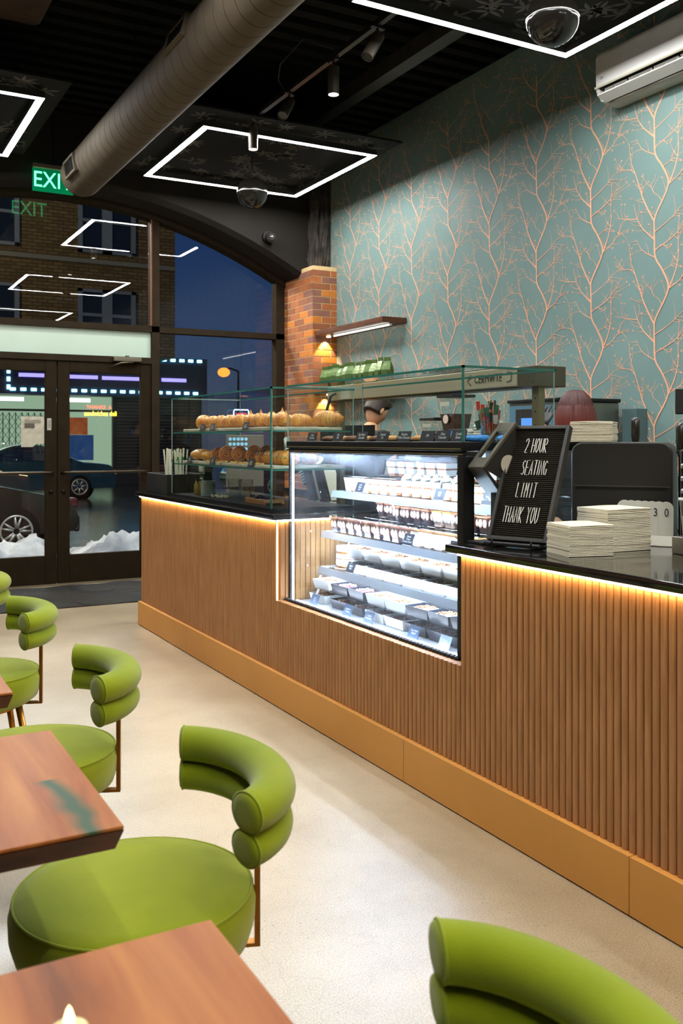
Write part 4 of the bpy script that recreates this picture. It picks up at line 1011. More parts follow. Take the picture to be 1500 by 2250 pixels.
# third shelf : cake and white boxes
z = H3+.001
ck = thing('layer_cake', 'small round white layer cake with brown sponge bands on the third shelf', 'cake', (SX3+.11, YL-.09, z))
MB().cyl((0,0,0),(0,0,.004),.082,n=32).build('cake_board', mat('cake_board', srgb(150,130,110), .4), ck)
for z0,z1,m in ((.004,.020,M_CAKE),(.020,.048,M_CREAM),(.048,.052,M_CAKE),(.052,.076,M_CREAM),(.076,.088,M_CARA),(.088,.112,M_CREAM)):
    MB().lathe([(0,z0),(.072 if m is not M_CREAM else .0735,z0),(.072 if m is not M_CREAM else .0735,z1),(0,z1)], n=36).build('cake_layer', m, ck)
MB().lathe([(.0755,0),(.0755,.122)], n=36).build('acetate_collar', M_LID, ck, smooth=True, fix=False)
def food_box(kind):
    """shallow tray with a clear raised lid"""
    r = thing('cake_box', 'x', 'takeaway box', (0,0,-60), 0, 'boxes'); H = .045
    m = mat('tray_white', srgb(226,228,228), .45, var=.02) if kind[0]=='w' else mat('tray_black', srgb(34,38,48), .3, var=.1)
    b = MB(); o_ = [(-.062,-.082),(.062,-.082),(.062,.082),(-.062,.082)]; i_ = [(x*.94,y*.95) for x,y in o_]; bo = [(x*.84,y*.88) for x,y in o_]
    A = [b.v((x,y,0)) for x,y in bo]; B = [b.v((x,y,H)) for x,y in o_]; Cc = [b.v((x,y,H)) for x,y in i_]; D = [b.v((x*.86,y*.9,.006)) for x,y in i_]
    b.loft([A,B,Cc,D], False); b.face(A); b.face(D); b.build('tray', m, r)
    c = {'r': srgb(190,44,44), 'c': srgb(226,214,190), 'b': srgb(120,78,48)}[kind[1]]
    MB().box(-.048,.048,-.068,.068,.007,.036).build('dessert', mat('dessert_'+kind[1], c, .5, var=.25, vscale=40, bump=.4), r, bevel=.008)
    b = MB(); g = random.Random(6)
    for k in range(14): b.sphere((g.uniform(-.04,.04),g.uniform(-.055,.055),.040), .006, n=6,m=4)
    b.build('garnish', {'r': M_CREAM, 'c': M_CAKE, 'b': mat('walnut_crumb', srgb(96,56,34), .7)}[kind[1]], r, smooth=True)
    b = MB(); A = [b.v((x,y,H+.001)) for x,y in o_]; B = [b.v((x*.9,y*.92,H+.028)) for x,y in o_]; b.loft([A,B], False); b.face(B); b.build('clear_lid', M_LID, r, fix=False)
    return r
bwc, bwb, bkr, bkc, bkb = food_box('wc'), food_box('wb'), food_box('kr'), food_box('kc'), food_box('kb')
def boxes(n, y0, x, z, kinds, label, grp, dy=.17):
    for k in range(n): put(kinds[k%len(kinds)], (x, y0-dy*k, z), R(rnd.uniform(-3,3)), label(k) if callable(label) else label, grp)
z = H3+.001
boxes(7, YL-.29, SX3+.085, z, [bwb], 'white tray with a brown dessert in the lower layer of the third shelf', 'white trays, third shelf lower layer')
boxes(7, YL-.26, SX3+.095, z+.0745, [bwc], 'white tray with a clear lid in the upper layer of the third shelf', 'white trays, third shelf upper layer')
boxes(7, YL-.26, SX3+.235, z, [bwc], 'white tray in the back row of the third shelf', 'white trays, third shelf back row')
boxes(7, YL-.26, SX3+.235, z+.0745, [bwc], 'white tray stacked in the back row of the third shelf', 'white trays, third shelf back stack')
# deck
z = H0+.001
deck_x = CX0+.155
boxes(1, YL-.02, deck_x, z, [bwc], 'white tray with red fruit at the window end of the case floor', None)
boxes(1, YL-.04, deck_x+.01, z+.0745, [bwc], 'white tray stacked at the window end of the case floor', None)
boxes(2, YL-.25, deck_x, z, [bkr], lambda k: ('black tray with red berries beside the fruit tart card','black tray with red berries behind the raspberry card')[k], None)
boxes(2, YL-.24, deck_x+.01, z+.0745, [bkr], lambda k: ('stacked black tray with pink topping, nearer the window','stacked black tray with pink topping, nearer the white trays')[k], None)
boxes(2, YL-.60, deck_x, z, [bwb], lambda k: ('white tray behind the second blue card on the case floor','white tray in the middle of the case floor')[k], None)
boxes(2, YL-.59, deck_x+.01, z+.0745, [bwc], 'white tray stacked in the middle of the case floor', 'stacked white trays mid floor')
boxes(3, YL-.95, deck_x, z, [bkb], 'black tray with a brown dessert at the right end of the case floor', 'black trays, right end of the case floor')
boxes(3, YL-.94, deck_x+.01, z+.0745, [bkc], 'black tray with pale cream stacked at the right end of the case floor', 'stacked black trays, right end of the floor')
boxes(8, YL-.02, deck_x+.15, z, [bwc,bkr,bwc,bkc], 'tray in the second row of the case floor', 'second row on the case floor')
boxes(8, YL-.02, deck_x+.29, z, [bkc,bwc], 'tray in the back row of the case floor', 'back row on the case floor')
# case cards
MB_ = mat('slate_card', srgb(30,40,56), .5, var=.15)
gcc = 'slate cards in the refrigerated case'
def ccard(x, yp, z, t, lb, m=MB_, **k): return card(x, yp, z, t, lb, w_=.078, h=.055, tilt=22, size=.0145, grp=gcc, m=m, **k)
ccard(SX1+.008, 4.13, H1+.002, 'Lotus\nHoney\nCake', 'small chalk card reading Lotus Honey Cake on the top shelf')
ccard(SX1+.008, 3.42, H1+.002, 'Milky\nTres', 'chalk card in front of the whipped cream cups')
ccard(SX1+.008, 3.07, H1+.002, 'Pistachio\nBanana Pudding', 'chalk card reading Pistachio Banana Pudding at the right of the top shelf')
ccard(SX2+.006, 3.58, H2+.002, 'Double\nChoco\nMousse Bowls', 'chalk card reading Double Choco Mousse Bowls on the second shelf')
ccard(SX2+.006, 3.22, H2+.002, 'Lotus\nBowls', 'chalk card reading Lotus Bowls at the right of the second shelf')
ccard(SX3+.006, 4.08, H3+.002, 'Carrot\nCake', 'slate card between the layer cake and the white trays')
ML_ = mat('slate_card_lit', srgb(66,90,122), .5, var=.1)  # lit copy of the slate card, case glow put into its colour
dx_ = CX0+.05
ccard(dx_, 4.28, H0+.002, 'Fruit\nTart', 'slate card reading Fruit Tart at the window end of the case floor', m=ML_)
ccard(dx_, 3.93, H0+.002, 'Raspberry\nTiramisu', 'slate card reading Raspberry Tiramisu on the case floor', m=ML_)
ccard(dx_, 3.73, H0+.002, 'Original\nTres Leches', 'slate card reading Original Tres Leches on the case floor', m=ML_)
ccard(dx_, 3.35, H0+.002, 'Tres Leches\nBiscoff', 'slate card reading Tres Leches Biscoff on the case floor', m=ML_)
ccard(dx_, 3.12, H0+.002, 'Mango\nTres Leches', 'slate card, washed out by painted glare, at the right end of the case floor', m=mat('slate_card_glare', srgb(150,170,200), .5))  # brightest copy, glare of the case painted into the card
# cards and cookies in the top box
gct = 'black chalk cards on top of the case'; zt = CZ1+.001
for yy, t, lb in ((4.30,'Dubai\nChocolate','black card reading Dubai Chocolate at the window end on top of the case'),(4.02,'Plain\nMilk','black card reading Plain Milk on top of the case'),(3.79,'Red Velvet\nChocolate','black card reading Red Velvet Chocolate on top of the case'),(3.60,'Caramel\nSalt','black card with faint writing between Red Velvet and Pistachio cards'),
                  (3.42,'Pistachio\nWhite Chocolate','black card reading Pistachio White Chocolate on top of the case'),(3.24,'S\'M','black card reading S M on top of the case'),(3.13,'Oreo\nChocolate','black card reading Oreo Chocolate on top of the case'),(3.02,'Cookie\nButter','black card reading Cookie Butter at the right on top of the case')):
    card(CX0+.05, yy, zt, t, lb, w_=.10, h=.045, tilt=15, size=.017, grp=gct)
def cookie(x, y, z, m, lb, grp, rr=.045):
    g = random.Random(int(y*1000)); b = MB(); b.lathe([(0,0),(rr*.9,0),(rr,.008),(rr*.92,.018),(rr*.5,.024),(0,.026)], n=20)
    for v in b.bm.verts: v.co += Vector((g.uniform(-1,1),g.uniform(-1,1),g.uniform(-1,1)))*.0018
    o = b.build('cookie', m, None, smooth=True, loc=(x,y,z)); tag(o, lb, 'cookie', grp)
M_BLUEC = mat('blue_cookie', srgb(44,128,196), .6, var=.2, vscale=40, bump=.6); M_BRC = mat('brown_cookie', srgb(110,72,46), .7, var=.2, vscale=40, bump=.6)
for k in range(4): cookie(CX0+.11, 3.045-.0*k+(.09*k-.10), zt, M_BLUEC if k<2 else M_BRC, ('bright blue cookie at the near end on top of the case','bright blue cookie beside the Cookie Butter card','brown cookie behind the Oreo card','brown cookie between the top chalk cards')[k], None)
for k in range(4): cookie(CX0+.17+.095*k*1.0, 3.105, zt+.0, M_BLUEC, 'bright blue cookie in the row along the side pane on top of the case', 'blue cookies along the side pane')
for k in range(8): cookie(CX0+.14, 3.42+.12*k, zt, M_BRC if k%2 else mat('golden_cookie', srgb(190,138,78), .7, var=.15, vscale=40, bump=.6), 'cookie lying behind the black cards on top of the case', 'cookies behind the black cards')
# ================= HEAT LAMP BAR BEHIND THE CASE =================
hb = thing('heat_lamp_bar', 'long brushed steel heat lamp bar on posts behind the glass top case', 'food warmer', (2.72,3.16,1.005))
b = MB(); b.box(0,.17,.13,1.95,.635,.725); b.build('lamp_housing', mat('lamp_steel', srgb(206,198,164), .32, metal=.5, var=.06, vscale=20, stretch=(1,.05,4)), hb, bevel=.006)
MB().box(-.001,.172,.0,.128,.630,.722).build('control_box', mat('steel_dark', srgb(112,108,90), .35, metal=.8), hb, bevel=.003)
for k,(y_,zz) in enumerate(((.02,.65),(.02,.70),(.11,.65),(.11,.70))): MB().cyl((-.003,y_,zz),(-.001,y_,zz),.005,n=10).build('screw', mat('screw_bright', (.7,.68,.6), .2, metal=1), hb)
MB().box(.04,.075,.03,.075,.388,.63).build('post', mat('post_steel', srgb(150,138,104), .35, metal=.8), hb)
MB().box(.04,.075,1.86,1.905,0,.635).build('post', mat('post_steel'), hb)
b = MB()
for k in range(9): b.cyl((.0385,.052,.1+.06*k),(.0395,.052,.1+.06*k),.004,n=8)
b.build('post_holes', M_BLACK, hb)
text('embossed_letters', 'CERMWTE', .055, mat('embossed_steel', (.62,.60,.53), .15, metal=1), hb, frame((-.0015,.34,.682),(0,-1,0),(0,0,1)), sx=.8, depth=.002, shear=.15)
b = MB(); b.tube([(-.002,.20,.66),(-.002,.17,.665),(-.002,.165,.70),(-.002,.185,.71)], .003, 6); b.tube([(-.002,.46,.70),(-.002,.50,.68),(-.002,.47,.655)], .003, 6); b.build('embossed_scroll', mat('embossed_steel'), hb, smooth=True)
MB().box(-.0012,0,1.67,1.77,.64,.72).build('rating_label', mat('label_pale', srgb(176,176,160), .5), hb)
b = MB(); b.tube([(-.005,1.83,.68),(-.03,1.85,.66),(-.05,1.86,.58),(-.052,1.855,.42),(-.03,1.84,.30)], .009, 8); b.build('power_cord', M_BLKPLAST, hb, smooth=True)
b = MB(); b.box(.03,.14,.16,1.92,.630,.6345); b.build('heater_element', mat('warm_coil', srgb(120,96,50), .3, metal=.9), hb)

# ================= BACK COUNTER =================
bc = thing('back_counter', 'low dark back counter under the papered wall', 'counter', (0,0,0))
MB().box(4.02,4.615,1.0,8.46,.0,.88).build('cabinet_body', mat('back_cabinet', srgb(70,58,44), .5, var=.1), bc)
MB().box(3.99,4.615,1.0,8.465,.88,.92).build('counter_top', M_STONE, bc, bevel=.003)
# steel oven unit
ov = thing('steel_oven_unit', 'steel and grey appliance with a blue touch screen behind the red haired person', 'oven', (4.0,4.44,.9205))
MB().box(0,.52,0,.48,0,.72).build('body', mat('appliance_steel', srgb(128,132,120), .32, metal=.75, var=.05), ov, bevel=.006)
MB().box(-.012,.53,-.01,.49,.721,.745).build('lid_plate', M_BLKMETAL, ov, bevel=.006)
MB().box(.02,.50,-.003,.0,.53,.534).build('seam_line', M_BLACK, ov)
MB().box(-.006,0,.04,.47,.30,.70).build('screen_panel', mat('screen_surround', srgb(90,128,150), .3), ov, bevel=.002)
sc2 = MB().box(-.012,-.006,.08,.40,.42,.68).build('screen_bezel', M_BLKPLAST, ov, bevel=.003)
MB().box(-.0135,-.0122,.13,.34,.48,.62).build('screen', emitter('screen_blue', (.10,.28,.75), 1.3), sc2)
ov2 = tag(MB().box(0,.10,0,.12,0,.68).build('side_panel_unit', mat('blue_grey_panel', srgb(88,112,112), .4), None, bevel=.004, loc=(4.515,4.29,.9205)), 'blue grey upright panel beside the steel appliance', 'appliance panel')
# coffee hoppers
def hopper(x, y, w_, h, zb, lb):
    r = thing('coffee_grinder', lb, 'coffee grinder', (x,y,.9205))
    MB().box(-.10,.10,-.09,.09,0,zb).build('grinder_body', M_BLKMETAL, r, bevel=.01)
    b = MB(); A=[b.v((a*w_*.55,c*w_*.55,zb)) for a,c in ((-1,-1),(1,-1),(1,1),(-1,1))]; B=[b.v((a*w_,c*w_,zb+h)) for a,c in ((-1,-1),(1,-1),(1,1),(-1,1))]; b.loft([A,B],False); b.build('hopper', M_CLEAR, r, fix=False)
    b = MB(); A=[b.v((a*w_*.54,c*w_*.54,zb+.002)) for a,c in ((-1,-1),(1,-1),(1,1),(-1,1))]; B=[b.v((a*w_*.82,c*w_*.82,zb+h*.62)) for a,c in ((-1,-1),(1,-1),(1,1),(-1,1))]; b.loft([A,B]); b.build('coffee_beans', mat('coffee_beans', srgb(92,58,40), .5, col2=srgb(52,30,20), vscale=70, bump=1), r)
    MB().box(-w_*1.02,w_*1.02,-w_*1.02,w_*1.02,zb+h,zb+h+.022).build('hopper_lid', M_BLKPLAST, r, bevel=.004)
    MB().cyl((-w_*.90,0,zb+h*.50),(-w_*.92,0,zb+h*.50),.034,n=20).build('round_label', mat('label_peach', srgb(214,190,176), .6), r)
    b = MB().box(-w_*1.0,-w_*.985,-.06,.06,zb+h*.80,zb+h*.9).build('paper_label', mat('label_pale'), r)
hopper(3.9+.3, 6.05, .10, .27, .36, 'coffee grinder with a dark lid and half full bean hopper')
hopper(4.2, 5.80, .105, .33, .47, 'taller coffee grinder with a bean hopper, right of the first')
# stacks of clear lids on back counter machines
es = thing('espresso_machine', 'low dark espresso machine on the back counter with cup stacks on top', 'espresso machine', (4.05,4.98,.9205))
MB().box(0,.5,0,.70,0,.40).build('machine_body', M_BLKMETAL, es, bevel=.012)
MB().box(-.002,.5,0,.70,.402,.415).build('cup_rail', M_STEEL, es, bevel=.003)
b = MB()
for yy in (.12,.36,.60): b.tube([(-.02,yy,.30),(-.12,yy+.01,.30),(-.18,yy+.03,.27)], .013, 8)
b.build('portafilter_handle', M_STEEL, es, smooth=True)
b = MB(); b.tube([(-.01,.04,.34),(-.10,.04,.37),(-.13,.04,.30),(-.13,.04,.12)], .010, 8); b.build('steam_wand', M_STEEL, es, smooth=True)
k = 0
for sx_, yy, n in ((4.16,5.58,7),(4.16,5.44,9),(4.16,5.26,10),(4.3,5.5,8),(4.3,5.34,8),(4.16,5.08,4)):
    for j in range(n):
        o = MB().lathe([(0,0),(.050,0),(.060,.010),(.052,.016),(.046,.030),(.0,.034)], n=16).build('plastic_lid', mat('translucent_lid', srgb(206,208,196), .2, trans=.35), None, smooth=True, loc=(sx_+.002*math.sin(j*2.3),yy,1.337+.0185*j))
        tag(o, 'clear domed plastic lid stacked on the espresso machine', 'lid', 'stacks of domed lids on the espresso machine')
# customer displays
def display(x, y, z, head, w_, h, lb, col=(.10,.28,.75)):
    r = thing('payment_display', lb, 'display', (x,y,z), R(head))
    M = Matrix.Rotation(R(-20),4,'X')
    MB().box(-w_/2,w_/2,0,.012,0,h,M).build('bezel', M_BLKPLAST, r, bevel=.003)
    MB().box(-w_/2+.012,w_/2-.012,-.0012,0,.014,h-.012,M).build('screen', emitter('display_blue', col, .9), r)
    MB().box(-.02,.02,.02,.10,-.10,.06).build('stand', M_BLKPLAST, r)
    MB().box(-.06,.06,.0,.12,-.115,-.10).build('foot', M_BLKPLAST, r)
tb2 = tag(MB().box(2.98,3.24,3.0,6.4,.86,.90).build('rear_shelf', M_STONE), 'black service shelf along the staff side of the counter', 'shelf')
tag(MB().box(3.0,3.22,3.02,6.38,.0,.86).build('rear_cabinet', mat('back_cabinet')), 'dark cabinet run under the staff side shelf', 'cabinet')
display(3.10, 4.32, 1.33, -75, .13, .14, 'small black payment display with a blue screen above the Oreo card'); display(3.08, 3.98, 1.33, -80, .13, .15, 'second payment display with a pale blue screen near the glass corner', (.16,.40,.9))
for yy in (4.32,3.98): tag(MB().box(3.02,3.16,yy-.07,yy+.07,.9005,1.2145).build('display_box', M_BLKPLAST, None, bevel=.006), 'black box carrying a payment display', 'box', 'boxes under the payment displays')
# angled cup dispensers seen through the far display
cd = thing('cup_dispenser', 'angled rack holding stacks of green paper cups with white rims', 'cup dispenser', (3.05,6.0,.9005))
MB().box(0,.22,-.55,.20,0,.02).box(.19,.22,-.55,.20,.02,.60).build('rack_frame', M_BLKMETAL, cd)
ga = 'stacked green paper cups in the angled rack'
Mc = mat('cup_green', srgb(38,70,58), .5, var=.1); Mw = mat('cup_rim_white', srgb(226,224,206), .5)
for q,(yy,zz,n) in enumerate(((.08,.22,9),(-.10,.18,11))):
    for k in range(n):
        r = thing('paper_cup', 'green paper cup with a white rim in the angled stack', 'paper cup', (3.05,6.0,.9005), 0, ga)
        M = Matrix.Translation((-.06,yy+.13-.011*k*1.1,zz+.20-.019*k)) @ Matrix.Rotation(R(-28),4,'X')
        MB().lathe([(.0,.10),(.026,.10),(.038,.0)], n=18, M=M).build('cup_wall', Mc, r, smooth=True); MB().lathe([(.038,.0),(.041,-.003),(.041,.004),(.038,.006)], n=18, M=M).build('rim', Mw, r, smooth=True)
for q,yy in enumerate((-.30,-.48)):
    M = Matrix.Translation((-.05,yy,.02)) @ Matrix.Rotation(R(-28),4,'X')
    MB().lathe([(.040,0),(.040,.34)], n=20, M=M).box(-.055,.055,-.02,.055,.0,.34,M).build('dispenser_tube', M_BLKPLAST, cd)
    MB().box(-.045,.045,-.058,-.052,.05,.30,M).build('white_cover', mat('dispenser_white', srgb(206,202,182), .45), cd, bevel=.004)
MB().cyl((-.07,-.26,.34),(-.075,-.26,.345),.05,n=24).build('paper_disc', Mw, cd)
gbd = thing('menu_screen', 'grey standing screen with pale blue round icons behind the pastry display', 'screen', (2.93,7.3,0))
MB().box(0,.34,0,.02,1.0,1.44).build('screen_face', mat('grey_board', srgb(120,114,100), .6, var=.04), gbd, bevel=.004)
MB().box(.02,.32,-.05,.15,0,1.0).build('screen_stand', M_BLKPLAST, gbd)
b = MB()
for j in range(3):
    for k in range(5 if j else 5): b.cyl((.03+.036*k,-.001,1.405-.042*j),(.03+.036*k,-.004,1.405-.042*j),.014,n=14)
b.build('round_icons', emitter('icon_blue', (.35,.75,1.0), .9), gbd)
gs = tag(MB().box(0,.16,0,.10,0,.045).build('green_box', mat('lime_box', srgb(150,196,110), .5, var=.1), None, bevel=.01, loc=(3.05,4.62,.9005)), 'small lime green tub behind the case', 'tub')

# big cup of skewers with little coloured flags
sk = thing('skewer_cup', 'clear cup packed with red and green tipped skewers behind the tablet', 'cup of picks', (2.33,2.99,1.3935))
MB().lathe([(0,0),(.032,0),(.047,.125),(.049,.128)], n=24).build('cup', M_CLEAR, sk, smooth=True, fix=False)
g = random.Random(12); ms = [mat('pick_wood', srgb(206,176,120), .6), mat('flag_red', srgb(196,48,34), .5), mat('flag_green', srgb(40,96,62), .5), M_WHITEPL, M_BLKPLAST]
b = MB()
for k in range(46):
    a = g.uniform(0,6.28); rr = g.uniform(0,.027); a2 = a+g.uniform(-1,1); h = g.uniform(.07,.165)
    p0 = Vector((rr*math.cos(a),rr*math.sin(a),.005)); p1 = Vector((rr*1.6*math.cos(a2),rr*1.6*math.sin(a2),h))
    b.use(ms[0]).cyl(p0,p1,.0013,n=4); d=(p1-p0).normalized()
    b.use(ms[(1,2,2,1,3,4,2,1)[k%8]]); u = d.orthogonal().normalized(); u = Matrix.Rotation(g.uniform(0,6.28),3,d) @ u; w_ = d.cross(u)*.0006; q = u*.020; e_ = p1-d*.036
    A = [b.v(p) for p in (p1-w_,p1+q-w_,e_+q-w_,e_-w_)]; B = [b.v(p) for p in (p1+w_,p1+q+w_,e_+q+w_,e_+w_)]; b.loft([A,B])
b.build('flag_picks', None, sk)
tag(MB().box(2.27,2.39,2.93,3.05,1.392,1.3933).build('black_pad', M_BLKPLAST), 'thin black pad under the cup of picks', 'pad')

# ================= NEAR WORKTOP OBJECTS =================
# letter board
lb_ = thing('letter_board', 'black felt letter board reading 2 HOUR SEATING LIMIT THANK YOU', 'letter board', (2.195,2.655,1.0055+.022), R(-68.8))
LM = Matrix.Rotation(R(-24),4,'X')
W2, H2_ = .122, .462
f = MB()
f.box(-W2,-W2+.014,-.012,.016,0,H2_,LM).box(W2-.014,W2,-.012,.016,0,H2_,LM).box(-W2+.014,W2-.014,-.012,.016,0,.014,LM).box(-W2+.014,W2-.014,-.012,.016,H2_-.014,H2_,LM)
f.build('frame', mat('board_frame', srgb(52,48,38), .5, var=.1), lb_, bevel=.001, seg=1)
f = MB(); n = 56
poly = []
for i in range(n):
    z0_ = .015+(H2_-.03)*i/n; p_ = (H2_-.03)/n
    poly += [(.004,z0_),(-.001,z0_+p_*.15),(-.002,z0_+p_*.45),(-.001,z0_+p_*.7),(.004,z0_+p_*.85)]
poly += [(.004,H2_-.015),(.012,H2_-.015),(.012,.015)]
f.prism(poly, -W2+.014, W2-.014, 'x', LM); f.build('felt_panel', mat('felt_black', srgb(40,34,22), .95, var=.15, vscale=80), lb_)
# hand-shaped tall letters from strokes
GL = {'2':[[(0,.78),(.1,.95),(.32,1),(.5,.86),(.46,.6),(.06,0),(.5,.0)]],'H':[[(0,0),(0,1)],[(.5,0),(.5,1)],[(0,.5),(.5,.5)]],'O':[[(.25,0),(.04,.2),(.0,.6),(.14,.98),(.36,1),(.5,.75),(.46,.2),(.25,0)]],
 'U':[[(0,1),(.02,.25),(.2,0),(.42,.1),(.5,.4),(.5,1)]],'R':[[(0,0),(0,1),(.3,1),(.5,.85),(.42,.6),(0,.5),(.5,0)]],'S':[[(.5,.9),(.3,1),(.08,.85),(.1,.62),(.42,.4),(.46,.15),(.25,0),(0,.08)]],
 'E':[[(.5,1),(0,1),(0,0),(.5,0)],[(0,.52),(.4,.52)]],'A':[[(0,0),(.28,1),(.5,0)],[(.08,.35),(.44,.35)]],'T':[[(0,1),(.55,1)],[(.27,1),(.27,0)]],'I':[[(.05,0),(.05,1)]],'N':[[(0,0),(0,1),(.5,0),(.5,1)]],
 'G':[[(.5,.85),(.3,1),(.06,.8),(0,.4),(.12,.05),(.4,.02),(.5,.4),(.28,.4)]],'L':[[(0,1),(0,0),(.45,0)]],'M':[[(0,0),(.02,1),(.25,.45),(.48,1),(.5,0)]],'K':[[(0,0),(0,1)],[(.5,1),(0,.45),(.5,0)]],'Y':[[(0,1),(.25,.55),(.5,1)],[(.25,.55),(.25,0)]]}
def word(s_, cx, z0_, hh, adv, nm):
    b = MB(); wd = .022; tot = 0
    xs_ = []
    for ch in s_:
        xs_.append(tot); tot += adv if ch not in 'I ' else (adv*.55 if ch == 'I' else adv*.75)
    x0_ = cx - tot/2+.002
    for ch, xo in zip(s_, xs_):
        if ch == ' ': continue
        for st_ in GL[ch]:
            P = [Vector((x0_+xo+p[0]*wd, -.0045, z0_+p[1]*hh)) for p in st_]
            b.tube([LM @ p for p in P], .0017, 5)
    b.build(nm, mat('board_letters', srgb(238,232,216), .5), lb_)
word('2 HOUR', -.002, .352, .058, .0165, 'letters'); word('SEATING', .010, .262, .058, .0165, 'letters')
word('LIMIT', .000, .172, .058, .022, 'letters'); word('THANK YOU', -.006, .072, .062, .0172, 'letters')
# wire easel
e_ = MB(); 
for sx_ in (-.08,.08):
    e_.tube([(sx_,-.045,.012),(sx_,-.040,-.0185),(sx_,.02,-.0185),(sx_,.20,-.0185)], .004, 6); e_.tube([(sx_,.012,-.0185),(sx_*.6,.19,.30)], .004, 6)
e_.tube([(-.06,.19,.30),(.06,.19,.30)], .004, 6)
e_.build('easel_stand', M_BLKMETAL, lb_, smooth=True)
MB().box(-W2-.01,W2-.02,-.02,.028,-.018,-.002).build('base_rail', M_BLKPLAST, lb_, bevel=.006)
# tablet point of sale, wedge shaped stand seen from behind
ts = thing('tablet_stand', 'black wedge tablet stand tucked between the letter board and the case post', 'tablet', (2.15,2.80,1.0055))
b = MB(); U = [(0,.29),(.158,.462),(.172,.452),(.022,.288)]; b.prism(U, 0, .018, 'y'); b.prism(U, .078, .096, 'y'); b.prism([(0,.29),(.035,.328),(.05,.318),(.022,.288)], .018,.078,'y'); b.prism([(.125,.426),(.158,.462),(.172,.452),(.14,.415)], .018,.078,'y')
b.build('upper_frame', mat('tablet_black', srgb(78,72,54), .5, var=.1), ts, bevel=.003)
MB().prism([(.012,.285),(.160,.445),(.160,.30),(.10,.24)], .0, .006, 'y').build('side_cheek', mat('cheek_black', srgb(36,32,24), .5), ts)
MB().prism([(.0,.288),(.012,.294),(.128,.165),(.116,.155)], .0, .096, 'y').build('tablet_body', M_BLKPLAST, ts, bevel=.003)
MB().prism([(.018,.2885),(.020,.2905),(.118,.180),(.116,.178)], .010, .090, 'y').build('screen', emitter('tablet_screen', (.28,.40,.85), .45), ts)
MB().cyl((.12,-.002,.30),(.12,-.006,.30),.036,n=20).build('mount_disc', mat('disc_cream', srgb(206,196,170), .5), ts)
b = MB(); b.box(.085,.115,.030,.060,.006,.20).box(.0,.15,.0,.096,0,.008); b.build('stand_base', M_BLKPLAST, ts, bevel=.002)

# black box machine
bm_ = thing('black_machine', 'large black rounded machine casing on the near worktop with napkins on top', 'machine', (2.687,2.63,1.0055), R(-52))
b = MB(); n = 10; rr = .045; hw, hh = .19, .385
prof_ = [(-hw,.0),(hw,.0)]+[(hw-rr+rr*math.cos(t), hh-rr+rr*math.sin(t)) for t in [math.pi/2*i/6 for i in range(7)]]+[(-hw+rr+rr*math.cos(t), hh-rr+rr*math.sin(t)) for t in [math.pi/2+math.pi/2*i/6 for i in range(7)]]
b.prism([(x,z) for x,z in prof_], 0, .31, 'y'); b.build('casing', mat('machine_black', srgb(40,36,29), .42, var=.08), bm_, bevel=.008, seg=2)
MB().box(-hw+.01,hw-.01,-.0025,0,.212,.216).build('seam', mat('seam_grey', srgb(74,70,58), .4), bm_)
b = MB()
for k in range(50): b.box(-.17+.0068*k,-.167+.0068*k,.0-.002,0,.200,.212)
b.build('vent_slots', M_BLACK, bm_)
for xx in (.02,.20):
    h_ = thing('tap_handle', ('black rounded lever handle above the black machine','black lever handle at the right end of the black machine')[xx>.1], 'handle', (0,0,0))
    wp = Matrix.Translation((2.687,2.63,1.0055)) @ Matrix.Rotation(R(-52),4,'Z')
    p = wp @ Vector((xx, .36, 0)) if xx < .1 else wp @ Vector((.216,.06,0))
    h_.location = (p.x, p.y, 0); zb = 1.39 if xx < .1 else 1.36
    MB().lathe([(0,zb+.105),(.012,zb+.103),(.019,zb+.092),(.0195,zb+.03),(.015,zb+.0),(.010,zb-.03),(.009,zb-.10)], n=18).build('grip', mat('handle_black', srgb(40,38,26), .25, coat=.4), h_, smooth=True)
    MB().lathe([(.0162,zb+.0),(.017,zb-.008),(.0115,zb-.02)], n=18).build('collar', M_STEEL, h_, smooth=True)
    MB().lathe([(.011,zb-.10),(.009,1.006)], n=12).build('stem', M_BLKMETAL, h_, smooth=True)

# napkins
M_NAP = mat('napkin_cream', srgb(240,228,196), .85, var=.015, vscale=50, bump=.5, bscale=120)
def napkins(x, y, z, rot, n, w_, d_, th, lb, grp):
    for k in range(n):
        g = random.Random(k*7+int(x*100)); o = MB(); nx = 6
        rings = []
        for i in range(nx+1):
            t = i/nx; xx = -w_/2+w_*t; dz = .0012*math.sin(t*5+k*.9)*(k/n)
            rings.append([o.v(p) for p in ((xx,-d_/2,dz),(xx,-d_/2-.0015,dz+th*.45),(xx,-d_/2,dz+th*.9),(xx,d_/2,dz+th*.9),(xx,d_/2,dz))])
        o.loft(rings)
        ob = o.build('paper_napkin', M_NAP, None, loc=(x+g.uniform(-.0015,.0015), y+g.uniform(-.0015,.0015), z+th*k)); ob.rotation_euler = (0,0,R(rot+g.uniform(-.8,.8)))
        tag(ob, lb, 'napkin', grp)
napkins(2.2745, 2.4175, 1.0055, -15.4, 20, .165, .165, .0053, 'cream paper napkin in the shorter front stack on the near worktop', 'front stack of napkins')
napkins(2.485, 2.468, 1.0055, -4, 27, .195, .165, .0056, 'cream paper napkin in the taller rear stack on the near worktop', 'rear stack of napkins')
pz = Matrix.Translation((2.687,2.63,1.0055)) @ Matrix.Rotation(R(-52),4,'Z') @ Vector((-.115,.10,0))
napkins(pz.x, pz.y, 1.3911, -52, 14, .165, .165, .0058, 'cream paper napkin in the stack on top of the black machine', 'napkins on the black machine')
bp_ = MB().sphere((0,0,.0),.075,.06,.05,n=18,m=10); 
for v in bp_.bm.verts: v.co.z = max(v.co.z,0)
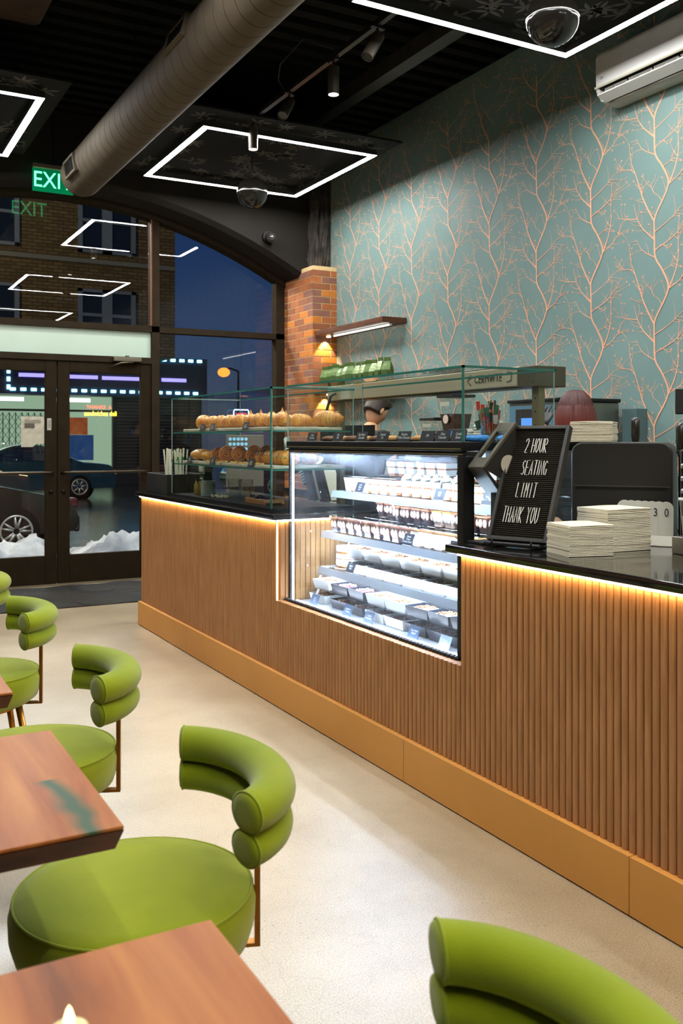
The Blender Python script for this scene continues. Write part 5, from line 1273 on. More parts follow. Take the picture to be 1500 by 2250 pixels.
tag(bp_.build('folded_cloth', mat('pale_blue_cloth', srgb(196,204,212), .8, var=.04), None, smooth=True, loc=(2.78,3.18,1.3935)), 'pale folded cloth lump beside the heat lamp post', 'cloth')
tag(MB().box(2.68,2.90,3.08,3.28,1.3925,1.3934).build('cloth_pad', M_BLKPLAST), 'thin pad under the pale folded cloth', 'pad')
# number stands
for k in range(7):
    y_ = 2.300+.0; x_ = 2.60
    r = thing('number_stand', '', 'table number', (2.72-(6-k)*.0081, 2.44+(6-k)*.0267, 1.0055), R(-52), 'acrylic table number stands')
    r['label'] = 'white bent acrylic table number in the row beside the napkins'
    if k == 6: r['label'] = 'front white acrylic table number, its 0 in full view'; del r['group']
    if k == 5: r['label'] = 'white acrylic table number showing a 3, just behind the front one'; del r['group']
    M = Matrix.Rotation(R(-10),4,'X'); w2 = .027; pl = [(-w2,.035),(w2,.035),(w2,.138)]+[(w2*math.cos(t),.138+w2*math.sin(t)) for t in [math.pi*i/12 for i in range(1,12)]]+[(-w2,.138)]
    b = MB(); b.prism(pl, 0,.004,'y', M)
    b.prism([(.004,.034),(0,.036),(-.030,.002),(-.030,.0),(-.026,.0)], -w2, w2, 'x')
    b.prism([(-.030,.0),(.05,.0),(.05,.003),(-.030,.003)], -w2, w2, 'x')
    b.build('stand_sheet', mat('ivory_acrylic', srgb(226,220,200), .25, coat=.4, var=.02), r)
    if k >= 5: text('numeral', '0' if k == 6 else '3', .044, mat('numeral_black', (.02,.018,.015), .5), r, M @ frame((0.002 if k==6 else -.012,-.0012,.122),(1,0,0),(0,0,1)), sx=.75)
# cup with lid at the right edge
cu_ = thing('lidded_cup', 'clear plastic cup of pale food with a white rim at the right edge', 'cup', (2.615,2.215,1.0056+.06))
MB().lathe([(0,0),(.040,0),(.052,.125),(.052,.128)], n=24).build('cup', glass('milky_cup', tint=(.85,.84,.82), refl=1.5), cu_, smooth=True, fix=False)
MB().lathe([(0,.002),(.039,.002),(.045,.068),(0,.07)], n=22).build('contents', mat('pale_sugar', srgb(214,190,152), .7, var=.15, vscale=40), cu_)
MB().lathe([(.051,.124),(.056,.124),(.056,.133),(.051,.133)], n=24).build('rim', M_WHITEPL, cu_, smooth=True)
tag(MB().box(2.56,2.68,2.14,2.27,1.0056,1.0650).build('steel_block', M_STEEL, None, bevel=.003), 'low steel block under the lidded cup', 'block')
dsh = tag(MB().lathe([(0,.0),(.045,.0),(.065,.012),(.066,.017),(.05,.008),(0,.006)], n=28).build('white_dish', M_WHITEPL, None, smooth=True, loc=(2.50,1.93,1.0057)), 'small white dish cut off by the right edge', 'dish')
# grinder and dark display at the right edge
gr_ = thing('tall_grinder', 'tall black coffee machine with steel knobs at the right edge', 'coffee machine', (2.67,2.33,1.0056), R(-52))
MB().box(.0,.20,.0,.10,0,.36).build('machine_body', M_BLKMETAL, gr_, bevel=.01)
for k in range(3): MB().cyl((.012,.0,.30-.045*k),(.012,-.02,.30-.045*k),.010,n=14).build('knob', M_STEEL, gr_, smooth=True)
tag(MB().box(3.065,3.4,1.95,2.75,.88,1.0052).build('machine_plinth', M_BLKPLAST), 'black plinth under the tall coffee machine', 'plinth')
mo = thing('black_monitor', 'square black monitor cut off by the right edge above the tall machine', 'monitor', (2.985,2.63,1.0055), R(-61))
MB().box(0,.34,0,.03,.497,.60).build('screen_back', mat('monitor_black', srgb(44,40,36), .5), mo, bevel=.004)
MB().box(.17,.20,.03,.06,0,.56).build('stand_post', M_BLKMETAL, mo)

# ================= WALL SHELVES AND GREEN BAGS =================
def wshelf(z, lb, rod):
    r = thing('wall_shelf', lb, 'shelf', (4.36,7.136,z))
    MB().box(0,.258,0,1.33,0,.053).build('shelf_board', M_WALNUT, r, bevel=.002, seg=1)
    if rod:
        MB().cyl((.10,.03,-.014),(.10,1.10,-.014),.007,n=10).build('led_tube', emitter('shelf_led', (1,.98,.90), 9.0), r)
        MB().cyl((.10,.015,-.014),(.10,.03,-.014),.011,n=12).build('tube_cap', M_WHITEPL, r)
        MB().box(.09,.11,.015,1.11,-.006,0).build('tube_channel', M_BLKMETAL, r)
    p = MB().cyl((.12,1.25,0),(.12,1.25,-.012),.022,n=18).build('puck_light', emitter('puck_lens', (1,.86,.60), 12.0), r)
    ld = bpy.data.lights.new('puck_beam','SPOT'); ld.energy = 16; ld.spot_size = R(80); ld.spot_blend = .35; ld.color = (1,.80,.50); ld.shadow_soft_size = .012
    lo_ = bpy.data.objects.new('puck_beam', ld); COL.objects.link(lo_); lo_.parent = r; lo_.location = (.12,1.285,-.02); lo_.rotation_euler = (R(14),0,0)
wshelf(2.458, 'upper walnut wall shelf with a white light tube beneath', True)
wshelf(1.865, 'lower walnut wall shelf carrying the row of green bags', False)
M_BAG = mat('olive_foil', srgb(58,84,26), .36, col2=srgb(88,116,44), vscale=14, bump=.9, bscale=22, metal=.2)
bag0 = thing('coffee_bag', '', 'coffee bag', (4.47,7.23,1.9185), R(-62), 'green bags on the lower wall shelf')
b = MB(); sec = []
for z, w_, d_ in ((0,.040,.028),(.012,.047,.036),(.12,.048,.034),(.155,.045,.024),(.185,.037,.010),(.20,.034,.004),(.235,.035,.003)):
    sec.append([b.v((x*w_, y*d_ if abs(x) > .5 or True else 0, z)) for x,y in ((-1,-1),(0,-1.12),(1,-1),(.86 if z>.1 else 1,0),(1,1),(0,1.1),(-1,1),(-.86 if z>.1 else -1,0))])
b.loft(sec); b.build('pouch', M_BAG, bag0)
MB().box(-.03,.03,-.047,-.0455,.05,.11).build('label', mat('bag_label', srgb(60,84,34), .5), bag0)
for k in range(12):
    lb2 = 'olive green foil coffee bag in the row on the lower wall shelf'
    if k == 0: bag0['label'] = 'olive green foil coffee bag at the near end of the row'; del bag0['group']; continue
    o = dup(bag0, (4.46+rnd.uniform(-.01,.01), 7.22+.107*k, 1.9185), R(-68+rnd.uniform(-20,20)), lb2, 'green bags on the lower wall shelf', (1,1,rnd.uniform(.92,1.06)))
    if k == 11: o['label'] = 'olive green foil coffee bag at the far end beside the brick pillar'; del o['group']
# ================= CHAIRS =================
M_VEL = mat('green_velvet', srgb(146,154,18), .9, col2=srgb(122,136,8), vscale=3.5, bump=.15, bscale=300, sheen=.25, spec=.08)
def make_chair():
    r = thing('barrel_chair', '', 'chair', (.56,1.905,0), 0, None)
    # seat puck
    b = MB(); prof = [(0,.340),(.17,.340),(.215,.345),(.243,.365),(.254,.40),(.256,.44),(.250,.462),(.240,.470),(.20,.474),(.10,.477),(0,.478)]
    b.lathe([(q*.98,z) for q,z in prof], n=56); b.build('seat', M_VEL, r, smooth=True)
    b = MB(); P = [(.2425*math.cos(a), .2425*math.sin(a), .4655) for a in [2*math.pi*i/56 for i in range(57)]]
    b.tube(P, .0035, 6, cap=False); b.build('seat_piping', M_VEL, r, smooth=True)
    # two stacked rolls
    def roll(zc, rz, rx, nm, R0=.237, cx=.092, cyy=-.055):
        b = MB(); N = 26; rings = []; A = R(70); TW = R(-5.5)
        def sec(a, s_):
            a += TW
            c = Vector((cx+R0*.70*math.cos(a), cyy+R0*math.sin(a), zc)); u = Vector((math.cos(a), math.sin(a), 0)); up = Vector((0,0,1))
            return [b.v(c+u*math.cos(t)*rx*s_+up*math.sin(t)*rz*s_) for t in [2*math.pi*k/24 for k in range(24)]]
        e = .012/R0
        rings.append(sec(-A-e*1.25, .55)); rings.append(sec(-A-e, .86)); rings.append(sec(-A-e*.4,.97))
        for i in range(N+1): rings.append(sec(-A+2*A*i/N, 1))
        rings.append(sec(A+e*.4,.97)); rings.append(sec(A+e,.86)); rings.append(sec(A+e*1.25,.55))
        b.loft(rings); o = b.build(nm, M_VEL, r, smooth=True)
        for s_ in (-1,1):
            bb = MB(); a = s_*(A+e*.25)+TW; c = Vector((cx+R0*.70*math.cos(a), cyy+R0*math.sin(a), zc)); u = Vector((math.cos(a), math.sin(a), 0))
            bb.tube([c+u*math.cos(t)*rx*.985+Vector((0,0,1))*math.sin(t)*rz*.985 for t in [2*math.pi*k/28 for k in range(29)]], .0028, 5, cap=False)
            bb.build('roll_piping', M_VEL, o, smooth=True)
    roll(.6965, .0385, .047, 'upper_roll'); roll(.6285, .0345, .044, 'lower_roll', R0=.234)
    bb = MB(); MM = Matrix.Rotation(R(-21),4,'Z'); bb.box(.248,.260,-.011,.011,.330,.60,MM).box(.10,.248,-.011,.011,.330,.338,MM); bb.build('back_support', M_GOLD, r)
    for (x,y) in ((-.15,-.15),(-.15,.15),(.16,-.13),(.16,.13)):
        bb = MB(); bb.cyl((x*.9,y*.9,.34),(x*1.25,y*1.25,.0),.014,.010,n=12); bb.build('leg', M_GOLD, r, smooth=True)
    MB().cyl((0,0,.325),(0,0,.342),.17,n=28).build('seat_plate', M_GOLD, r)
    return r
ch = make_chair()
labs = [(.89,'green velvet barrel chair nearest the camera, cut off at the lower right'),(1.905,'large green velvet barrel chair with its whole seat in view beside the near table'),
        (2.905,'green velvet barrel chair behind the second table, third from the camera'),(3.985,'green velvet barrel chair second from the door mat'),(4.96,'green velvet barrel chair nearest the door mat, cut off at the left edge')]
ch.location = (.56,labs[1][0],0); ch['label'] = labs[1][1]; ch['group'] = 'green barrel chairs along the tables'
for y_, l_ in labs:
    if y_ != 1.905: dup(ch, (.56-.02*(y_-1.905),y_,0), R(rnd.uniform(-2,2)), l_)
# ================= TABLES =================
def wood_top():
    m = bpy.data.materials.new('walnut_resin_top'); m.use_nodes = True; t = m.node_tree; n = t.nodes; l = t.links; b = n['Principled BSDF']
    tcn = n.new('ShaderNodeTexCoord'); mp = n.new('ShaderNodeMapping'); mp.inputs['Scale'].default_value = (5,.55,5); l.new(tcn.outputs['Object'], mp.inputs[0])
    a = n.new('ShaderNodeTexNoise'); a.inputs['Scale'].default_value = 2.4; a.inputs['Detail'].default_value = 7; a.inputs['Distortion'].default_value = .6; l.new(mp.outputs[0], a.inputs[0])
    r = n.new('ShaderNodeValToRGB'); l.new(a.outputs[0], r.inputs[0]); r.color_ramp.elements[0].position = .25; r.color_ramp.elements[0].color = (*srgb(98,50,16),1); r.color_ramp.elements[1].position = .72; r.color_ramp.elements[1].color = (*srgb(192,124,58),1)
    e = r.color_ramp.elements.new(.5); e.color = (*srgb(160,90,36),1)
    # resin river band along y
    sx_ = n.new('ShaderNodeSeparateXYZ'); l.new(tcn.outputs['Object'], sx_.inputs[0])
    nz = n.new('ShaderNodeTexNoise'); nz.inputs['Scale'].default_value = 4; l.new(tcn.outputs['Object'], nz.inputs[0])
    ad = n.new('ShaderNodeMath'); ad.operation = 'MULTIPLY_ADD'; l.new(nz.outputs[0], ad.inputs[0]); ad.inputs[1].default_value = .12; l.new(sx_.outputs[0], ad.inputs[2])
    s1 = n.new('ShaderNodeMath'); s1.operation = 'SUBTRACT'; l.new(ad.outputs[0], s1.inputs[0]); s1.inputs[1].default_value = .355
    ab = n.new('ShaderNodeMath'); ab.operation = 'ABSOLUTE'; l.new(s1.outputs[0], ab.inputs[0])
    rr = n.new('ShaderNodeValToRGB'); l.new(ab.outputs[0], rr.inputs[0]); rr.color_ramp.elements[0].position = .004; rr.color_ramp.elements[0].color = (1,1,1,1); rr.color_ramp.elements[1].position = .026; rr.color_ramp.elements[1].color = (0,0,0,1)
    yl = n.new('ShaderNodeMath'); yl.operation = 'LESS_THAN'; l.new(sx_.outputs[1], yl.inputs[0]); yl.inputs[1].default_value = -.02
    mm = n.new('ShaderNodeMath'); mm.operation = 'MULTIPLY'; l.new(rr.outputs[0], mm.inputs[0]); l.new(yl.outputs[0], mm.inputs[1])
    mx = n.new('ShaderNodeMix'); mx.data_type = 'RGBA'; l.new(mm.outputs[0], mx.inputs[0]); l.new(r.outputs[0], mx.inputs[6]); mx.inputs[7].default_value = (*srgb(58,84,58),1)
    l.new(mx.outputs[2], b.inputs['Base Color']); b.inputs['Roughness'].default_value = .5; b.inputs['Coat Weight'].default_value = .15; b.inputs['Coat Roughness'].default_value = .28; b.inputs['Specular IOR Level'].default_value = .2
    return m
M_TOP = wood_top(); M_TEDGE = mat('walnut_dark_edge', srgb(96,48,18), .35, col2=srgb(60,28,10), vscale=8, stretch=(1,1,4), coat=.4)
def make_table():
    r = thing('cafe_table', '', 'table', (.437-.36,1.845,0))
    b = MB(); X, Y = .36, .295
    b.prism([(-X,-Y),(X,-Y),(X,Y),(-X,Y)], .742, .75, 'z'); b.build('tabletop', M_TOP, r, bevel=.002, seg=1)
    b = MB(); A = [b.v((x*X,y*Y,.7415)) for x,y in ((-1,-1),(1,-1),(1,1),(-1,1))]; B = [b.v((x*(X-.012),y*(Y-.012),.708)) for x,y in ((-1,-1),(1,-1),(1,1),(-1,1))]; b.loft([B,A]); b.build('edge_slab', M_TEDGE, r)
    MB().cyl((0,0,.02),(0,0,.70),.032,n=16).build('column', M_BLKMETAL, r, smooth=True); MB().box(-.16,.16,-.16,.16,.70,.7075).build('top_plate', M_BLKMETAL, r)
    MB().lathe([(0,0),(.23,0),(.235,.008),(.05,.022),(0,.024)], n=32).build('foot', M_BLKMETAL, r)
    return r
tbl = make_table(); tbl['group'] = 'walnut cafe tables'; tbl['label'] = 'walnut cafe table with a green resin streak, beside the large chair'
tA = dup(tbl, (.455-.36,.895,0), 0, 'walnut cafe table nearest the camera at the bottom left'); 
dup(tbl, (.417-.36,2.80,0), 0, 'walnut cafe table whose corner shows at the left edge'); dup(tbl, (.41-.36,3.78,0), 0, 'walnut cafe table out of sight left of the fourth chair')
dup(tbl, (.41-.36,4.78,0), 0, 'walnut cafe table farthest from the camera, left of the frame')
tl = thing('tealight', 'small glowing candle on the near table, cut off at the bottom edge', 'candle', (.222,.995,.7505))
MB().lathe([(0,0),(.019,0),(.020,.002),(.020,.030),(.017,.032),(0,.030)], n=24).build('candle_body', mat('wax_cream', srgb(226,206,150), .4), tl, smooth=True)
MB().lathe([(.0,.030),(.005,.034),(.006,.040),(.003,.050),(0,.055)], n=12).build('flame', emitter('candle_flame', (1,.78,.35), 5), tl, smooth=True)

# ================= PEOPLE =================
M_SKIN = mat('skin', srgb(214,160,122), .5, var=.05, spec=.4); M_SHIRT = mat('black_shirt', srgb(34,31,27), .8, var=.1, bump=.2, bscale=60)
def skin_mesh(name, verts, edges, radii, m, parent, sub=2, root=0):
    me = bpy.data.meshes.new(name); me.from_pydata(verts, edges, []); o = bpy.data.objects.new(name, me); COL.objects.link(o)
    sk_ = o.modifiers.new('skin','SKIN'); 
    if not me.skin_vertices: me.skin_vertices.new()
    for i, rr in enumerate(radii):
        sv = me.skin_vertices[0].data[i]; sv.radius = (rr, rr) if not hasattr(rr,'__len__') else rr; sv.use_root = (i == root)
    s = o.modifiers.new('sub','SUBSURF'); s.levels = sub; s.render_levels = sub
    bpy.context.view_layer.update()
    m2 = bpy.data.meshes.new_from_object(o.evaluated_get(bpy.context.evaluated_depsgraph_get()))
    bpy.data.objects.remove(o); m2.name = name; m2.materials.clear(); m2.materials.append(m)
    for p in m2.polygons: p.use_smooth = True
    q = bpy.data.objects.new(name, m2); COL.objects.link(q); q.parent = parent; return q
def head_mesh(parent, HM):
    """head with brow, nose, lips, chin and ears; local +Y is the face, z up, centre at head middle"""
    b = MB(); n, m = 32, 24; rings = []
    for j in range(1,m):
        t = math.pi*j/m; z = .118*math.cos(t); ring = []
        for i in range(n):
            a = 2*math.pi*i/n; x = math.sin(a); y = math.cos(a); s_ = math.sin(t)
            rx, ry = .074, .092
            k = max(0,-z/.118); rx *= 1-.30*k**1.3; ryf = ry*(1-.08*k) if y > 0 else ry*(1-.38*k)
            px, py = x*rx*s_, y*ryf*s_
            if y > .2:
                f = (y-.2)/.8
                px_n = abs(x)
                if -.035 < z < .012 and px_n < .22: py += .016*(1-px_n/.22)*(1-abs(z+.018)/.03 if abs(z+.018)<.03 else 0)
                if .002 < z < .022 and .22 < px_n < .6: py -= .006*f
                if .022 < z < .04 and px_n < .6: py += .003*f
                if -.062 < z < -.045 and px_n < .32: py += .005*(1-px_n/.32)
                if z < -.082: py += .006*f
            ring.append(b.v(HM @ Vector((px,py,z))))
        rings.append(ring)
    b.loft(rings); 
    for s_ in (-1,1):
        b.sphere((s_*.077,-.006,-.008), .010,.018,.030, n=12, m=8, M=HM); b.sphere((s_*.083,-.004,-.006), .005,.010,.018, n=10, m=6, M=HM)
    return b
def person(label, loc, heading, height, pitch, hairf, arms):
    """heading: direction faced, degrees from +Y towards +X"""
    r = thing('person', label, 'person', loc, R(-heading)); H = height; s = H/1.72
    hip, kn, an = .92*s, .50*s, .08*s; sh = 1.42*s
    hp = Vector((0, .055*math.sin(R(pitch)) if pitch else 0, 0))
    V = [(0,-.005,hip),(0,0,hip+.14*s),(0,-.005,hip+.30*s),(0,-.015,sh-.04*s),(0,-.005,sh+.02*s),(0,.02+pitch*.0008,sh+.095*s)]
    E = [(0,1),(1,2),(2,3),(3,4),(4,5)]; Rr = [(.135,.10),(.125,.09),(.15,.105),(.16,.10),(.085,.065),(.052,.055)]
    for sx_ in (-1,1):
        i = len(V); V += [(sx_*.09,0,hip-.08*s),(sx_*.10,.01,kn),(sx_*.10,-.02,an),(sx_*.11,.12,.035)]
        E += [(0,i),(i,i+1),(i+1,i+2),(i+2,i+3)]; Rr += [(.085,.085),(.058,.058),(.042,.042),(.04,.03)]
    AR = []
    for sx_, el, wr in arms:
        i = len(V); V += [(sx_*.165,-.01,sh-.03*s), el, wr]; E += [(3,i),(i,i+1),(i+1,i+2)]; Rr += [.062,.042,.028]; AR.append((Vector(el),Vector(wr),sx_))
    body = skin_mesh('body', V, E, Rr, M_SKIN, r)
    HM = Matrix.Translation((0,.03+pitch*.0012,sh+.20*s-pitch*.0006)) @ Matrix.Rotation(R(-pitch),4,'X') @ Matrix.Diagonal((s,s,s,1))
    head_mesh(r, HM).build('head', M_SKIN, r, smooth=True)
    # shirt and trousers follow the same skeleton, slightly larger
    tv = V[:5]; te = [(0,1),(1,2),(2,3),(3,4)]; tr = [tuple(q*1.10 for q in x) for x in Rr[:4]]+[(.098,.078)]
    for (el, wr, sx_) in AR:
        i = len(tv); mid = el.lerp(wr,.05); tv = tv+[(sx_*.165,-.01,sh-.03*s), tuple(Vector((sx_*.165,-.01,sh-.03*s)).lerp(el,.75))]; te = te+[(3,i),(i,i+1)]; tr = tr+[.078,.066]
    skin_mesh('shirt', tv, te, tr, M_SHIRT, r)
    pv = [V[0]]; pe = []; pr = [(.148,.112)]
    for k in (6,10): i = len(pv); pv += [V[k],V[k+1],V[k+2]]; pe += [(0,i),(i,i+1),(i+1,i+2)]; pr += [.098,.072,.06]
    skin_mesh('trousers', pv, pe, pr, mat('dark_trousers', (.02,.022,.03), .8, var=.1), r)
    hairf(r, HM, s); return r, AR
def hand(parent, wr, d, m, nm='hand', point=True):
    """palm with five separate fingers; d = forearm direction"""
    d = d.normalized(); side = d.cross(Vector((0,0,1))).normalized(); nrm = side.cross(d)
    V = [tuple(wr), tuple(wr+d*.03), tuple(wr+d*.075)]; E = [(0,1),(1,2)]; Rr = [(.026,.020),(.034,.017),(.038,.014)]
    for k, (off, ln) in enumerate(((-.030,.070),(-.010,.082),(.010,.078),(.029,.062))):
        i = len(V); curl = (.1,.15,.35,.55)[k] if point else .35
        b0 = wr+d*.080+side*off; b1 = b0+d*ln*.45-nrm*ln*curl*.3+side*off*.25; b2 = b1+d*ln*.33-nrm*ln*curl*.5; b3 = b2+d*ln*.22-nrm*ln*curl*.5
        V += [tuple(b0),tuple(b1),tuple(b2),tuple(b3)]; E += [(2,i),(i,i+1),(i+1,i+2),(i+2,i+3)]; Rr += [.0105,.0095,.0088,.0075]
    i = len(V); t0 = wr+d*.030-side*.034; t1 = t0+d*.028-side*.022; t2 = t1+d*.026-side*.008
    V += [tuple(t0),tuple(t1),tuple(t2)]; E += [(1,i),(i,i+1),(i+1,i+2)]; Rr += [.012,.0105,.008]
    return skin_mesh(nm, V, E, Rr, m, parent, sub=2)
def hair_short(r, HM, s):
    b = MB(); g = random.Random(3); n = 26; rings = []
    M_ = HM
    for j in range(0,12):
        t = .06+ (math.pi*.60)*j/11; ring = []
        for i in range(n):
            a = 2*math.pi*i/n; y = math.cos(a); tt = t
            if y > .1: tt = min(t, math.pi*(.42-.10*y))
            q = 1.10+g.uniform(-.025,.05); ring.append(b.v(M_ @ Vector((.076*math.sin(a)*math.sin(tt)*q, (.094*y*math.sin(tt))*q, .121*math.cos(tt)*q+.004))))
        rings.append(ring)
    b.loft(rings)
    for k in range(90):   # loose tufts on top
        a = g.uniform(0,6.28); t = g.uniform(0,1.0); p = Vector((.078*math.sin(a)*math.sin(t)*1.06,.095*math.cos(a)*math.sin(t)*1.06,.125*math.cos(t)))
        q = p*1.12+Vector((g.uniform(-.012,.012),g.uniform(-.004,.022),g.uniform(-.004,.01))); b.tube([HM @ p, HM @ ((p+q)/2+Vector((0,0,.004))), HM @ q], [.007,.006,.002], 5)
    b.build('hair', mat('dark_brown_hair', srgb(46,32,22), .5, var=.3, vscale=60, bump=.8, bscale=120), r, smooth=True)
def hair_long(r, HM, s):
    b = MB(); g = random.Random(5)
    n = 36; rings = []
    for j in range(0,18):   # rounded cap swelling over the back of the head
        t = .04+(math.pi*.60)*j/17; ring = []
        for i in range(n):
            a = 2*math.pi*i/n; y = math.cos(a); tt = t if y < .25 else min(t, math.pi*(.40-.12*y)); q = 1+.03*math.sin(a*9)+g.uniform(-.008,.008)
            ring.append(b.v(HM @ Vector((.098*math.sin(a)*math.sin(tt)**.85*q, .112*y*math.sin(tt)**.85*q-.004, .128*math.cos(tt)+.006))))
        rings.append(ring)
    b.loft(rings)
    for k in range(260):    # long strands down to the shoulders
        a = math.pi + g.uniform(-2.0,2.0); x, y = math.sin(a), math.cos(a); L = g.uniform(.20,.31); w_ = g.uniform(.96,1.05)
        P = [(.080*x,.092*y,.075),(.098*x*w_,.112*y*w_,.02),(.106*x*w_,.116*y*w_,-.06),((.100+.012*math.sin(k))*x,.108*y,-L*.6),((.090+.02*math.sin(k*1.7))*x,.098*y,-L*.85),((.094+.03*math.sin(k*2.3))*x,.098*y,-L)]
        b.tube([HM @ Vector(p) for p in P], [.004,.009,.0095,.008,.006,.0015], 5)
    for k in range(240):    # fine locks combed down from the crown
        a = math.pi+g.uniform(-2.4,2.4); x, y = math.sin(a), math.cos(a); P = []
        for t in (.12,.45,.8,1.15,1.5,1.75): P.append(HM @ Vector((.0995*x*math.sin(t)**.85+g.uniform(-.002,.002), .1135*y*math.sin(t)**.85-.004, .1295*math.cos(t)+.006)))
        b.tube(P, [.002,.0035,.004,.004,.004,.003], 5)
    m = bpy.data.materials.new('dark_red_hair'); m.use_nodes = True; t = m.node_tree; nn = t.nodes; l = t.links; bs = nn['Principled BSDF']
    tcn = nn.new('ShaderNodeTexCoord'); sp2 = nn.new('ShaderNodeSeparateXYZ'); l.new(tcn.outputs['Object'], sp2.inputs[0]); rp = nn.new('ShaderNodeValToRGB')
    mr = nn.new('ShaderNodeMapRange'); mr.inputs[1].default_value = 1.36; mr.inputs[2].default_value = 1.62; l.new(sp2.outputs[2], mr.inputs[0]); l.new(mr.outputs[0], rp.inputs[0])
    rp.color_ramp.elements[0].color = (*srgb(140,46,28),1); rp.color_ramp.elements[1].color = (*srgb(72,32,24),1)   # dyed ends, dark roots
    l.new(rp.outputs[0], bs.inputs['Base Color']); bs.inputs['Roughness'].default_value = .5
    b.build('hair', m, r, smooth=True)
man, AR = person('person in a black shirt with short dark hair, head bowed, working behind the counter', (3.62,6.12,0), 82, 1.745, 34, hair_short,
    [(-1,(-.27,.06,1.20),(-.16,.28,1.06)),(1,(.27,.06,1.20),(.16,.28,1.06))])
for el, wr, sx_ in AR: hand(man, wr, wr-el, M_SKIN)
wom, AR = person('person with long dark red hair, back turned, one black gloved hand raised', (3.56,3.81,0), 38, 1.64, 4, hair_long,
    [(-1,(-.27,.16,1.22),(-.15,.36,1.49)),(1,(.25,.08,1.12),(.17,.26,1.02))])
M_GLOVE = mat('black_glove', srgb(44,46,48), .45, var=.15)
for k,(el, wr, sx_) in enumerate(AR): hand(wom, wr, wr-el, M_GLOVE, 'glove')

# ================= STREET =================
M_ASPH = mat('wet_asphalt', (.020,.021,.024), .18, col2=(.045,.045,.05), vscale=.7, stretch=(.5,2,1), bump=.3, bscale=40)
gnd = MB().box(-40,50,11.75,90,-.5,-.15).build('street_ground', M_ASPH); struct(gnd, 'wet dark street at night')
pv = MB().box(-40,50,SY+.14,11.75,-.5,-.01).build('sidewalk_ground', mat('sidewalk', srgb(96,92,86), .7, col2=srgb(66,64,62), vscale=2)); struct(pv, 'grey sidewalk outside the shop')
M_SNOW = mat('dirty_snow', srgb(226,228,226), .8, col2=srgb(150,154,160), vscale=3, bump=1.0, bscale=9)
def snow(x0, x1, y0, y1, h, lb, seed):
    g = random.Random(seed); b = MB(); nx = int((x1-x0)/.045); ny = int((y1-y0)/.045); G = []
    from mathutils import noise
    for j in range(ny+1):
        row_ = []
        for i in range(nx+1):
            x = x0+(x1-x0)*i/nx; y = y0+(y1-y0)*j/ny; e = min(1, min(i,nx-i)/8, min(j,ny-j)/8)
            z = h*(.55+.55*noise.noise(Vector((x*1.3+seed,y*1.5,0))))+.13*noise.noise(Vector((x*6,y*6,seed)))+.06*noise.noise(Vector((x*13,y*13,seed)))+.03*noise.noise(Vector((x*28,y*28,seed)))
            row_.append(b.v((x+g.uniform(-.02,.02), y, max(-.02, z*e-.02*(1-e)) )))
        G.append(row_)
    for j in range(ny):
        for i in range(nx): b.face([G[j][i],G[j][i+1],G[j+1][i+1],G[j+1][i]])
    o = b.build('snow_bank', M_SNOW, fix=False, smooth=True); o.location.z = -.005; tag(o, lb, 'snow', kind='stuff')
snow(-3.0, 2.55, 10.5, 12.0, .30, 'lumpy snow bank outside in front of the near car wheel', 3)
snow(2.6, 6.5, 10.6, 12.1, .33, 'lumpy snow bank outside the right door leaf', 8)

